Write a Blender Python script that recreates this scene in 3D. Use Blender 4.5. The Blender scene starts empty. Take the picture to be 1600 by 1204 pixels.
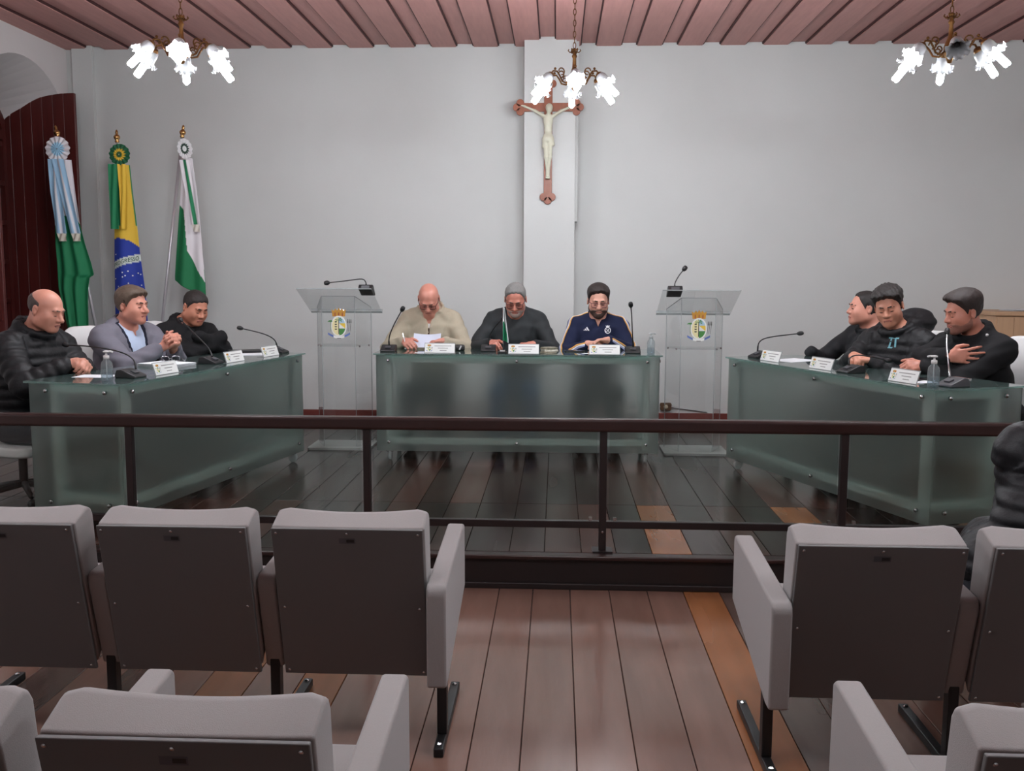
import bpy, math, random
import numpy as np
from mathutils import Vector, Matrix
from mathutils.bvhtree import BVHTree
random.seed(7)
SC = bpy.context.scene
COL = SC.collection
PI = math.pi
def R(a): return math.radians(a)

# ------------------------------------------------------------------ camera
CAM_Z = 1.53
yaw, pitch, roll = R(-2.63), R(6.52), R(-0.2)
fw = Vector((math.sin(yaw)*math.cos(pitch), math.cos(yaw)*math.cos(pitch), -math.sin(pitch)))
rt = fw.cross(Vector((0, 0, 1))).normalized()
dn = fw.cross(rt)
r2 = rt*math.cos(roll) + dn*math.sin(roll)
d2 = -rt*math.sin(roll) + dn*math.cos(roll)
cd = bpy.data.cameras.new('camera')
cam = bpy.data.objects.new('camera', cd)
COL.objects.link(cam)
cd.sensor_fit = 'HORIZONTAL'; cd.sensor_width = 36.0; cd.lens = 1515/1600*36
cd.clip_start = 0.05
m = Matrix.Identity(4)
for i in range(3):
    m[i][0] = r2[i]; m[i][1] = -d2[i]; m[i][2] = -fw[i]
m[2][3] = CAM_Z
cam.matrix_world = m
SC.camera = cam

# ------------------------------------------------------------------ world, exposure
w = bpy.data.worlds.new('world'); SC.world = w; w.use_nodes = True
w.node_tree.nodes['Background'].inputs[0].default_value = (0.6, 0.62, 0.7, 1)
w.node_tree.nodes['Background'].inputs[1].default_value = 0.02
SC.view_settings.view_transform = 'Standard'
SC.view_settings.look = 'None'
SC.view_settings.exposure = 0.0
SC.view_settings.gamma = 1.0
SC.view_settings.use_curve_mapping = False
cy = SC.cycles
cy.max_bounces = 8; cy.diffuse_bounces = 4; cy.glossy_bounces = 3; cy.transmission_bounces = 6; cy.transparent_max_bounces = 32
cy.adaptive_threshold = 0.03; cy.caustics_reflective = False; cy.caustics_refractive = True; cy.sample_clamp_indirect = 4.0
BULB = 345.0            # radiance of the lamp tubes

# ------------------------------------------------------------------ materials
def lin(c):
    return tuple(((v/255)/12.92 if v/255 <= 0.04045 else ((v/255+0.055)/1.055)**2.4) for v in c)
MATS = {}
def pr(name, c, rough=0.6, metal=0.0, spec=0.5, noise=0.0, nscale=20.0, bump=0.0, bscale=60.0, stretch=(1, 1, 1), rand=0.0, sheen=0.0, rnoise=0.0):
    if name in MATS: return MATS[name]
    m = bpy.data.materials.new(name); m.use_nodes = True
    nt = m.node_tree; b = nt.nodes['Principled BSDF']
    col = (*lin(c), 1)
    b.inputs['Base Color'].default_value = col
    b.inputs['Roughness'].default_value = rough
    b.inputs['Metallic'].default_value = metal
    b.inputs['Specular IOR Level'].default_value = spec
    if sheen: b.inputs['Sheen Weight'].default_value = sheen
    L = nt.links
    tc = None
    def coords():
        t = nt.nodes.new('ShaderNodeTexCoord'); mp = nt.nodes.new('ShaderNodeMapping')
        mp.inputs['Scale'].default_value = stretch
        L.new(t.outputs['Object'], mp.inputs['Vector'])
        return mp.outputs['Vector']
    if noise or bump or rnoise: tc = coords()
    src = None
    if noise:
        n = nt.nodes.new('ShaderNodeTexNoise'); n.inputs['Scale'].default_value = nscale; n.inputs['Detail'].default_value = 5
        L.new(tc, n.inputs['Vector'])
        mx = nt.nodes.new('ShaderNodeMix'); mx.data_type = 'RGBA'
        mx.inputs[6].default_value = (*[v*(1-noise) for v in col[:3]], 1)
        mx.inputs[7].default_value = (*[min(1, v*(1+noise)) for v in col[:3]], 1)
        L.new(n.outputs['Fac'], mx.inputs[0]); src = mx.outputs[2]
    if rand:
        oi = nt.nodes.new('ShaderNodeObjectInfo'); mr = nt.nodes.new('ShaderNodeMapRange')
        mr.inputs[3].default_value = 1-rand; mr.inputs[4].default_value = 1+rand
        L.new(oi.outputs['Random'], mr.inputs[0])
        mm = nt.nodes.new('ShaderNodeMix'); mm.data_type = 'RGBA'; mm.blend_type = 'MULTIPLY'
        mm.inputs[0].default_value = 1
        if src: L.new(src, mm.inputs[6])
        else: mm.inputs[6].default_value = col
        L.new(mr.outputs[0], mm.inputs[7]); src = mm.outputs[2]
    if src: L.new(src, b.inputs['Base Color'])
    if rnoise:
        n = nt.nodes.new('ShaderNodeTexNoise'); n.inputs['Scale'].default_value = nscale*0.5; n.inputs['Detail'].default_value = 2
        L.new(tc, n.inputs['Vector'])
        mr = nt.nodes.new('ShaderNodeMapRange'); mr.inputs[1].default_value = 0.2; mr.inputs[2].default_value = 0.8
        mr.inputs[3].default_value = max(0.02, rough-rnoise); mr.inputs[4].default_value = rough+rnoise
        L.new(n.outputs['Fac'], mr.inputs[0]); L.new(mr.outputs[0], b.inputs['Roughness'])
    if bump:
        n = nt.nodes.new('ShaderNodeTexNoise'); n.inputs['Scale'].default_value = bscale; n.inputs['Detail'].default_value = 3
        L.new(tc, n.inputs['Vector'])
        bp = nt.nodes.new('ShaderNodeBump'); bp.inputs['Strength'].default_value = bump; bp.inputs['Distance'].default_value = 0.01
        L.new(n.outputs['Fac'], bp.inputs['Height']); L.new(bp.outputs['Normal'], b.inputs['Normal'])
    MATS[name] = m
    return m
def emit(name, c, s):
    if name in MATS: return MATS[name]
    m = bpy.data.materials.new(name); m.use_nodes = True
    nt = m.node_tree; nt.nodes.clear()
    o = nt.nodes.new('ShaderNodeOutputMaterial'); e = nt.nodes.new('ShaderNodeEmission')
    e.inputs[0].default_value = (*lin(c), 1); e.inputs[1].default_value = s
    nt.links.new(e.outputs[0], o.inputs[0]); MATS[name] = m
    return m
def schlick(nt, gain=1.0, f0=0.03):
    lw_ = nt.nodes.new('ShaderNodeLayerWeight'); lw_.inputs['Blend'].default_value = 0.5
    p = nt.nodes.new('ShaderNodeMath'); p.operation = 'POWER'; p.inputs[1].default_value = 5
    a = nt.nodes.new('ShaderNodeMath'); a.operation = 'MULTIPLY_ADD'; a.inputs[1].default_value = (1-f0)*gain; a.inputs[2].default_value = f0*gain; a.use_clamp = True
    nt.links.new(lw_.outputs['Facing'], p.inputs[0]); nt.links.new(p.outputs[0], a.inputs[0])
    return a.outputs[0]
def clear_glass(name, tint=(245, 250, 248), gloss=1.0, rough=0.02, haze=0.0, hazec=(200, 205, 205)):
    """thin sheet: passes light straight on, mirrors a little by Fresnel, optional haze"""
    if name in MATS: return MATS[name]
    m = bpy.data.materials.new(name); m.use_nodes = True
    nt = m.node_tree; nt.nodes.clear(); L = nt.links
    o = nt.nodes.new('ShaderNodeOutputMaterial')
    t = nt.nodes.new('ShaderNodeBsdfTransparent'); t.inputs[0].default_value = (*lin(tint), 1)
    g = nt.nodes.new('ShaderNodeBsdfGlossy'); g.inputs['Roughness'].default_value = rough
    mx = nt.nodes.new('ShaderNodeMixShader')
    L.new(schlick(nt, gloss), mx.inputs[0])
    a = t.outputs[0]
    if haze:
        d = nt.nodes.new('ShaderNodeBsdfDiffuse'); d.inputs[0].default_value = (*lin(hazec), 1)
        mh = nt.nodes.new('ShaderNodeMixShader'); mh.inputs[0].default_value = haze
        L.new(a, mh.inputs[1]); L.new(d.outputs[0], mh.inputs[2]); a = mh.outputs[0]
    L.new(a, mx.inputs[1]); L.new(g.outputs[0], mx.inputs[2]); L.new(mx.outputs[0], o.inputs[0])
    MATS[name] = m
    return m
def frosted(name, tint, rough, milky, milk=(150, 175, 168), ior=1.3, gloss_r=0.15, clear=0.0):
    if name in MATS: return MATS[name]
    m = bpy.data.materials.new(name); m.use_nodes = True
    nt = m.node_tree; nt.nodes.clear(); L = nt.links
    o = nt.nodes.new('ShaderNodeOutputMaterial')
    r = nt.nodes.new('ShaderNodeBsdfRefraction'); r.inputs['Color'].default_value = (*lin(tint), 1)
    r.inputs['Roughness'].default_value = rough; r.inputs['IOR'].default_value = ior
    tl = nt.nodes.new('ShaderNodeBsdfTranslucent'); tl.inputs[0].default_value = (*lin(milk), 1)
    df = nt.nodes.new('ShaderNodeBsdfDiffuse'); df.inputs[0].default_value = (*lin(milk), 1)
    tr = nt.nodes.new('ShaderNodeBsdfTransparent'); tr.inputs[0].default_value = (*lin(tint), 1)
    m1 = nt.nodes.new('ShaderNodeMixShader'); m1.inputs[0].default_value = 0.5
    L.new(tl.outputs[0], m1.inputs[1]); L.new(df.outputs[0], m1.inputs[2])
    m2 = nt.nodes.new('ShaderNodeMixShader'); m2.inputs[0].default_value = milky
    L.new(r.outputs[0], m2.inputs[1]); L.new(m1.outputs[0], m2.inputs[2])
    m3 = nt.nodes.new('ShaderNodeMixShader'); m3.inputs[0].default_value = clear
    L.new(m2.outputs[0], m3.inputs[1]); L.new(tr.outputs[0], m3.inputs[2])
    g = nt.nodes.new('ShaderNodeBsdfGlossy'); g.inputs['Roughness'].default_value = gloss_r
    m4 = nt.nodes.new('ShaderNodeMixShader'); L.new(schlick(nt, 1.0), m4.inputs[0])
    L.new(m3.outputs[0], m4.inputs[1]); L.new(g.outputs[0], m4.inputs[2]); L.new(m4.outputs[0], o.inputs[0])
    MATS[name] = m
    return m
def shade_mat(name):
    m = pr(name, (140, 140, 142), 0.3)
    nt = m.node_tree; b = nt.nodes['Principled BSDF']; o = nt.nodes['Material Output']
    tl = nt.nodes.new('ShaderNodeBsdfTranslucent'); tl.inputs[0].default_value = (0.8, 0.8, 0.8, 1)
    mx = nt.nodes.new('ShaderNodeMixShader'); mx.inputs[0].default_value = 0.002
    nt.links.new(b.outputs[0], mx.inputs[1]); nt.links.new(tl.outputs[0], mx.inputs[2]); nt.links.new(mx.outputs[0], o.inputs[0])
    return m
def vcol(name, rough=0.8, sheen=0.0, bump=0.0, bscale=300):
    """colour printed into cloth, stored on the mesh"""
    if name in MATS: return MATS[name]
    m = pr(name, (255, 255, 255), rough, bump=bump, bscale=bscale)
    nt = m.node_tree; a = nt.nodes.new('ShaderNodeVertexColor'); a.layer_name = 'Col'
    nt.links.new(a.outputs[0], nt.nodes['Principled BSDF'].inputs['Base Color'])
    return m

# ------------------------------------------------------------------ mesh helpers
class MB:
    def __init__(s): s.v = []; s.f = []; s.mi = []
    def add(s, vs, fs, mi=0):
        o = len(s.v); s.v += [tuple(p) for p in vs]
        s.f += [tuple(i+o for i in f) for f in fs]; s.mi += [mi]*len(fs)
        return s
    def box(s, lo, hi, mi=0, rot=None, c=None):
        x0, y0, z0 = lo; x1, y1, z1 = hi
        vs = [Vector(p) for p in ((x0,y0,z0),(x1,y0,z0),(x1,y1,z0),(x0,y1,z0),(x0,y0,z1),(x1,y0,z1),(x1,y1,z1),(x0,y1,z1))]
        if rot is not None:
            c = Vector(c) if c is not None else (vs[0]+vs[6])/2
            vs = [rot @ (v-c) + c for v in vs]
        return s.add(vs, [(0,3,2,1),(4,5,6,7),(0,1,5,4),(1,2,6,5),(2,3,7,6),(3,0,4,7)], mi)
    def tube(s, pts, r, n=8, mi=0, cap=True, closed=False):
        pts = [Vector(p) for p in pts]; N = len(pts)
        rs = r if isinstance(r, (list, tuple)) else [r]*N
        rings = []; up = None
        for i, p in enumerate(pts):
            if closed: t = pts[(i+1) % N]-pts[i-1]
            else: t = pts[min(i+1, N-1)]-pts[max(i-1, 0)]
            if t.length < 1e-9: t = Vector((0, 0, 1))
            t.normalize()
            if up is None:
                up = Vector((0, 0, 1)) if abs(t.z) < 0.9 else Vector((1, 0, 0))
            a = t.cross(up)
            if a.length < 1e-6: a = t.cross(Vector((0, 1, 0.3)))
            a.normalize(); up = a.cross(t).normalized()
            rings.append([p + a*math.cos(2*PI*k/n)*rs[i] + up*math.sin(2*PI*k/n)*rs[i] for k in range(n)])
        vs = [q for ring in rings for q in ring]; fs = []
        M = N if closed else N-1
        for i in range(M):
            j = (i+1) % N
            for k in range(n):
                fs.append((i*n+k, i*n+(k+1) % n, j*n+(k+1) % n, j*n+k))
        if cap and not closed:
            fs.append(tuple(range(n-1, -1, -1))); fs.append(tuple((N-1)*n+k for k in range(n)))
        return s.add(vs, fs, mi)
    def lathe(s, prof, n=16, mi=0, M=None, rf=None):
        vs = []; fs = []
        for j, (r, z) in enumerate(prof):
            for k in range(n):
                a = 2*PI*k/n; rr = max(r, 1e-5)
                dz = 0
                if rf: rr, dz = rf(j, a, rr)
                vs.append(Vector((rr*math.cos(a), rr*math.sin(a), z+dz)))
        if M is not None: vs = [M @ v for v in vs]
        for j in range(len(prof)-1):
            for k in range(n):
                fs.append((j*n+k, j*n+(k+1) % n, (j+1)*n+(k+1) % n, (j+1)*n+k))
        return s.add(vs, fs, mi)
    def prism(s, poly, lo, hi, fn, mi=0):
        """poly of 2-d points, swept lo..hi; fn(u, v, w) -> xyz"""
        n = len(poly)
        vs = [fn(u, v, lo) for u, v in poly] + [fn(u, v, hi) for u, v in poly]
        fs = [tuple(range(n-1, -1, -1)), tuple(range(n, 2*n))]
        fs += [(i, (i+1) % n, n+(i+1) % n, n+i) for i in range(n)]
        return s.add(vs, fs, mi)
    def flat(s, poly, fn, mi=0):
        return s.add([fn(u, v) for u, v in poly], [tuple(range(len(poly)))], mi)
    def sphere(s, c, r, n=12, mi=0, sc=(1, 1, 1)):
        prof = [(math.sin(PI*i/(n//2+2)), -math.cos(PI*i/(n//2+2))) for i in range(n//2+3)]
        M = Matrix.Translation(Vector(c)) @ Matrix.Diagonal((r*sc[0], r*sc[1], r*sc[2], 1))
        return s.lathe(prof, n, mi, M)
    def xf(s, M):
        s.v = [tuple(M @ Vector(p)) for p in s.v]; return s
    def build(s, name, mats, parent=None, smooth=False, bevel=0.0, seg=2, fixn=True):
        me = bpy.data.meshes.new(name)
        me.from_pydata(s.v, [], s.f)
        if not isinstance(mats, (list, tuple)): mats = [mats]
        for q in mats: me.materials.append(q)
        if len(mats) > 1: me.polygons.foreach_set('material_index', s.mi)
        if fixn:
            import bmesh
            bm = bmesh.new(); bm.from_mesh(me); bmesh.ops.recalc_face_normals(bm, faces=bm.faces); bm.to_mesh(me); bm.free()
        if smooth: me.polygons.foreach_set('use_smooth', [True]*len(me.polygons))
        me.update()
        o = bpy.data.objects.new(name, me); COL.objects.link(o)
        if parent is not None: o.parent = parent
        if bevel:
            b = o.modifiers.new('bevel', 'BEVEL'); b.width = bevel; b.segments = seg; b.limit_method = 'ANGLE'; b.angle_limit = R(40)
            if smooth is False and seg > 1: me.polygons.foreach_set('use_smooth', [True]*len(me.polygons)); wn = o.modifiers.new('wn', 'WEIGHTED_NORMAL'); wn.keep_sharp = False
        return o
def tag(o, label, cat, group=None):
    o['label'] = label; o['category'] = cat
    if group: o['group'] = group
    return o
def thing(name, label, cat, loc=(0, 0, 0), rz=0.0, group=None, rot=None):
    o = bpy.data.objects.new(name, None); COL.objects.link(o)
    o.location = loc; o.rotation_euler = rot if rot else (0, 0, rz); o.empty_display_size = 0.1
    return tag(o, label, cat, group)
def struct(o): o['kind'] = 'structure'; return o
def link_copy(src, parent=None, loc=None, rz=None, name=None):
    c = src.copy(); COL.objects.link(c)
    if parent is not None: c.parent = parent
    if loc is not None: c.location = loc
    if rz is not None: c.rotation_euler = (0, 0, rz)
    return c
def copy_tree(root, label=None, loc=None, rz=None):
    r = link_copy(root, None, loc, rz)
    if label: r['label'] = label
    for ch in list(root.children):
        c = link_copy(ch, r)
        for g in list(ch.children): link_copy(g, c)
    return r
def arc(c, r, a0, a1, n, fn):
    return [fn(c[0]+r*math.cos(a0+(a1-a0)*i/n), c[1]+r*math.sin(a0+(a1-a0)*i/n)) for i in range(n+1)]
def rrect(x0, y0, x1, y1, r, n=4):
    p = []
    for cx, cy, a in ((x1-r, y0+r, -PI/2), (x1-r, y1-r, 0), (x0+r, y1-r, PI/2), (x0+r, y0+r, PI)):
        p += [(cx+r*math.cos(a+PI/2*i/n), cy+r*math.sin(a+PI/2*i/n)) for i in range(n+1)]
    return p
XY = lambda z: (lambda u, v: (u, v, z))
def XZ(y): return lambda u, v: (u, y, v)
fXZ = lambda u, v, w: (u, w, v)       # polygon in x,z swept along y
fYZ = lambda u, v, w: (w, u, v)       # polygon in y,z swept along x
fXY = lambda u, v, w: (u, v, w)

# ------------------------------------------------------------------ palette
M_WALL = pr('wall_paint', (206, 207, 205), 0.75, noise=0.03, nscale=3, bump=0.05, bscale=40)
M_WALLL = pr('wall_paint_side', (218, 211, 210), 0.75, noise=0.03, nscale=3, bump=0.05, bscale=40)
M_CEIL = pr('ceiling_wood', (188, 136, 130), 0.55, noise=0.16, nscale=6, stretch=(6, 0.6, 1), rand=0.10)
M_CEILSHADOW = pr('ceiling_joint_shadow', (66, 32, 32), 0.7)  # dark colour painting the shadow line where ceiling boards lap
M_GAP = pr('dark_gap', (38, 20, 18), 0.9)
M_PLANK = pr('floor_plank_dark', (42, 29, 25), 0.22, spec=0.5, noise=0.35, nscale=2.2, stretch=(5, 0.7, 1), rand=0.35, rnoise=0.1, bump=0.05, bscale=9)
M_PLANKR = pr('floor_plank_red', (66, 42, 35), 0.22, spec=0.5, noise=0.35, nscale=2.2, stretch=(5, 0.7, 1), rand=0.25, rnoise=0.1, bump=0.05, bscale=9)
M_PLANKO = pr('floor_plank_orange', (132, 84, 52), 0.24, noise=0.3, nscale=2.2, stretch=(5, 0.7, 1), rand=0.15, rnoise=0.1, bump=0.05, bscale=9)
M_HALL = pr('hall_plank_dark', (96, 76, 69), 0.16, spec=0.85, noise=0.3, nscale=2.2, stretch=(5, 0.7, 1), rand=0.2, rnoise=0.07, bump=0.05, bscale=9)
M_HALLR = pr('hall_plank_red', (122, 92, 81), 0.16, spec=0.85, noise=0.3, nscale=2.2, stretch=(5, 0.7, 1), rand=0.2, rnoise=0.07, bump=0.05, bscale=9)
M_RISER = pr('riser_wood', (24, 12, 11), 0.5, noise=0.3, nscale=8)
M_REDWOOD = pr('red_wood', (84, 30, 27), 0.4, noise=0.3, nscale=6, stretch=(6, 6, 0.7))
M_BASEB = pr('baseboard_wood', (112, 52, 46), 0.4, noise=0.2, nscale=6)
M_RAIL = pr('railing_wood', (44, 26, 24), 0.28, noise=0.25, nscale=7, stretch=(0.6, 6, 6))
M_RAILM = pr('railing_metal', (30, 20, 20), 0.4)
M_FROST = frosted('frosted_glass', (246, 252, 250), 0.65, 0.17, (204, 215, 211), ior=1.2, clear=0.15)
M_TOPG = clear_glass('table_top_glass', (200, 224, 218), 1.3, 0.03, 0.28, (168, 194, 188))
M_FRAME = pr('brushed_steel', (228, 232, 231), 0.45, 0.1)
M_CHROME = pr('chrome', (190, 190, 192), 0.2, 1.0)
M_CLEAR = clear_glass('clear_acrylic', (252, 253, 253), 1.0, 0.03, 0.015)
M_CLEARE = clear_glass('clear_acrylic_edge', (225, 230, 230), 1.0, 0.05, 0.35, (225, 228, 228))
M_PLATE = clear_glass('base_acrylic', (225, 230, 230), 1.0, 0.05, 0.62, (214, 214, 212))
M_PANE = clear_glass('railing_pane', (244, 248, 246), 0.9, 0.01)
M_FABRIC = pr('seat_fabric', (136, 130, 129), 0.85, noise=0.05, nscale=200, bump=0.15, bscale=500, sheen=0.2)
M_SHELL = pr('seat_shell', (92, 90, 90), 0.55, bump=0.03, bscale=300)
M_BLACKM = pr('black_metal', (26, 25, 26), 0.45, 0.3)
M_BLACK = pr('black_plastic', (22, 22, 24), 0.45)
M_GREYP = pr('grey_plastic', (70, 70, 74), 0.45)
M_BRONZE = pr('antique_bronze', (120, 84, 46), 0.4, 0.8, noise=0.3, nscale=60)
M_BULB = emit('lamp_tube', (243, 249, 255), BULB)
M_SHADE = shade_mat('shade_glass')
M_PAPER = pr('paper', (226, 228, 232), 0.8)
M_WHITE = pr('white_plastic', (215, 213, 212), 0.6)
M_GOLD = pr('gold_finial', (196, 150, 96), 0.25, 0.9)
M_POLE = pr('pole_metal', (190, 186, 190), 0.35, 0.4)

# ------------------------------------------------------------------ room shell
WALL_Y, CEIL, PLAT, PLAT_Y, LX = 8.95, 3.6, 0.17, 4.62, -4.5
# hall floor with its planks
fl = MB(); fl.box((-4.5, -3.0, -0.12), (4.9, PLAT_Y+0.02, -0.02)); floor = struct(fl.build('floor', M_GAP))
seams = [-0.27, -0.105, 0.075, 0.265, 0.45, 0.625, 0.80]
while seams[0] > -4.4: seams.insert(0, seams[0]-random.uniform(0.16, 0.2))
while seams[-1] < 4.8: seams.append(seams[-1]+random.uniform(0.16, 0.2))
seams[0] = -4.5; seams[-1] = 4.9
def plank(parent, x0, x1, y0, y1, z0, z1, mt):
    g = 0.0015
    b = MB().box((x0+g, y0+g, z0), (x1-g, y1-g, z1)); o = b.build('plank', mt, parent, bevel=0.0015, seg=1); return o
for i in range(len(seams)-1):
    x0, x1 = seams[i], seams[i+1]
    mt = M_PLANKO if abs(x0-0.625) < 0.01 or abs(x0+1.0) < 0.09 or abs(x0+1.35) < 0.08 else random.choice([M_HALL, M_HALLR, M_HALLR])
    plank(floor, x0, x1, -3.0, PLAT_Y, -0.02, 0.0, mt)
# platform
pb = MB(); pb.box((-4.5, PLAT_Y+0.02, 0.0), (4.9, WALL_Y, PLAT-0.02)); plat = struct(pb.build('platform', M_GAP))
MB().box((-4.5, PLAT_Y, 0.0), (4.9, PLAT_Y+0.02, PLAT-0.022)).build('riser', M_RISER, plat)
MB().box((-4.5, PLAT_Y-0.015, 0.0), (4.9, PLAT_Y, 0.03)).build('riser_moulding', M_RISER, plat, bevel=0.004)
MB().box((-4.5, PLAT_Y-0.02, PLAT-0.022), (4.9, PLAT_Y+0.05, PLAT)).build('nosing', M_RAIL, plat, bevel=0.006)
x = -4.5; k = 0
while x < 4.9:
    x1 = min(4.9, x+random.uniform(0.17, 0.22))
    if x1 > 4.75: x1 = 4.9
    for y0, y1 in ((PLAT_Y+0.05, 5.68), (5.68, WALL_Y)):
        t = random.random()
        plank(plat, x, x1, y0, y1, PLAT-0.02, PLAT, M_PLANKO if t > 0.96 else (M_PLANK if t < 0.6 else M_PLANKR))
    x = x1
# back wall, right and rear walls
struct(MB().box((-5.4, WALL_Y, 0), (5.1, WALL_Y+0.2, CEIL+0.1)).build('wall_back', M_WALL))
struct(MB().box((4.9, -3.2, 0), (5.1, WALL_Y, CEIL+0.1)).build('wall_right', M_WALL))
struct(MB().box((-4.7, -3.2, 0), (4.9, -3.0, CEIL+0.1)).build('wall_rear', M_WALL))
struct(MB().box((-0.302, 8.70, PLAT), (0.150, WALL_Y, CEIL)).build('pillar', M_WALL, bevel=0.004))
struct(MB().box((0.12, 8.76, 2.0), (0.175, WALL_Y, CEIL)).build('trim_1', M_WALL, bevel=0.003))
struct(MB().box((-4.43, 8.90, PLAT), (-4.24, WALL_Y, CEIL)).build('trim_2', M_WALL, bevel=0.004))
bbd = MB(); bbd.box((-4.24, WALL_Y-0.02, PLAT), (-0.302, WALL_Y, PLAT+0.095)); bbd.box((0.175, WALL_Y-0.02, PLAT), (4.9, WALL_Y, PLAT+0.095))
bbd.box((-0.31, 8.68, PLAT), (0.16, 8.70, PLAT+0.095))
struct(bbd.build('baseboard_back', M_BASEB, bevel=0.004))

# left wall with a splayed arched window opening
WC = 8.2           # window centre along the wall
def arch(a, b, zs, z0, n=20):
    return [(WC+a, z0)] + [(WC+a*math.cos(PI*i/n), zs+b*math.sin(PI*i/n)) for i in range(n+1)] + [(WC-a, z0)]
face = arch(0.72, 0.575, 2.77, 0.75); inner = arch(0.55, 0.37, 2.77, 0.85)
lw = MB()
nF = len(face); XI = -5.0
# wall face around the opening as a fan of quads to the outer rectangle
outer = []
for i, (y, z) in enumerate(face):
    if i == 0: outer.append((WALL_Y, 0.75))
    elif i == nF-1: outer.append((6.4, 0.75))
    else:
        t = (i-1)/(nF-3)
        if t < 0.25: outer.append((WALL_Y, 2.77+(CEIL-2.77)*t/0.25))
        elif t <= 0.75: outer.append((WALL_Y+(6.4-WALL_Y)*(t-0.25)/0.5, CEIL))
        else: outer.append((6.4, CEIL+(2.77-CEIL)*(t-0.75)/0.25))
vs = [(LX, y, z) for y, z in face] + [(LX, y, z) for y, z in outer] + [(XI, y, z) for y, z in inner]
fs = [(i, i+1, nF+i+1, nF+i) for i in range(nF-1)] + [(i, i+1, 2*nF+i+1, 2*nF+i) for i in range(nF-1)] + [(0, 2*nF, 3*nF-1, nF-1)]
lw.add(vs, fs)
lw.box((LX-0.2, 6.4, 0), (LX, WALL_Y, 0.75)); lw.box((LX-0.2, -3.2, 0), (LX, 6.4, CEIL+0.1))
lw.box((-5.2, 6.4, 0.0), (XI-0.12, WALL_Y, CEIL))
struct(lw.build('wall_left', M_WALLL, fixn=False))
# window: frame, stiles, muntins, panes
wn = thing('window_1', 'dark red wooden arched window with small panes', 'window'); del wn['category']; del wn['label']; struct(wn)
wf = MB()
pin = arch(0.55, 0.37, 2.77, 0.85); pin2 = arch(0.47, 0.29, 2.77, 0.93)
n = len(pin)
vs = [(XI+d, y, z) for d in (0.02, -0.06) for P in (pin, pin2) for y, z in P]
fs = []
for i in range(n-1):
    fs += [(i, i+1, n+i+1, n+i), (2*n+i, 2*n+i+1, 3*n+i+1, 3*n+i), (n+i, n+i+1, 3*n+i+1, 3*n+i)]
wf.add(vs, fs)
wf.box((XI-0.06, WC-0.55, 0.85), (XI+0.02, WC+0.55, 0.93)); wf.build('window_frame', M_REDWOOD, wn)
mb = MB(); mb.box((XI-0.05, WC-0.04, 0.93), (XI+0.03, WC+0.04, 3.05)); mb.build('meeting_stile', M_REDWOOD, wn)
M_NIGHT = pr('night_glass', (16, 14, 18), 0.08)
zr = [0.93+0.35*i for i in range(6)] + [2.77]
MB().box((XI-0.05, WC-0.47, 2.72), (XI+0.03, WC+0.47, 2.80)).build('transom', M_REDWOOD, wn)
for s in (-1, 1):
    MB().box((XI-0.05, min(WC+s*0.25-0.012, WC+s*0.25+0.012), 0.93), (XI+0.015, WC+s*0.25+0.012, 2.77)).build('muntin', M_REDWOOD, wn)
    for z in zr[1:-1]:
        MB().box((XI-0.045, min(WC, WC+s*0.47), z-0.02), (XI+0.015, max(WC, WC+s*0.47), z+0.02)).build('muntin', M_REDWOOD, wn)
    for z0, z1 in zip(zr[:-1], zr[1:]):
        for a, b in ((0.04, 0.238), (0.262, 0.47)):
            ya, yb = sorted((WC+s*a, WC+s*b))
            MB().box((XI-0.03, ya, z0+0.02), (XI-0.022, yb, z1-0.02)).build('pane', M_NIGHT, wn)
pg = MB(); pg.prism([(y, z) for y, z in arch(0.47, 0.29, 2.80, 2.79)], XI-0.03, XI-0.022, fYZ); pg.build('pane', M_NIGHT, wn)
# two shutter leaves swung into the room, each of vertical boards under a quarter arch
def shutter(y, sgn, label, x_to):
    t = thing('window_shutter', label, 'shutter', (XI-0.03, y, 0.0))
    W = x_to-(XI-0.03); nb = 7
    def top(x): return 2.77+0.36*math.sqrt(max(0, 1-(1-min(1, x/W))**2))
    for i in range(nb):
        a, b = W*i/nb+0.0015, W*(i+1)/nb-0.0015
        p = [(a, 0.93), (b, 0.93)] + [(b+(a-b)*q/8, top(b+(a-b)*q/8)) for q in range(9)]
        MB().prism(p, -0.018, 0.018, fXZ).build('board', M_REDWOOD, t, bevel=0.003, seg=1)
    for z in (1.15, 2.5):
        MB().box((0.02, 0.018*sgn if sgn > 0 else -0.03, z), (W-0.02, 0.03 if sgn > 0 else -0.018, z+0.09)).build('batten', M_REDWOOD, t)
    for z in (1.2, 2.6):
        MB().tube([(0, 0, z), (0, 0, z+0.08)], 0.01, 8).build('hinge', M_BLACKM, t)
    return t
shutter(8.735, 1, 'dark red board shutter leaf standing open beside the flag with blue ribbons', -4.33)
shutter(7.63, -1, 'dark red shutter leaf cut off by the edge, left of the paned window', -4.43)

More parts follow.
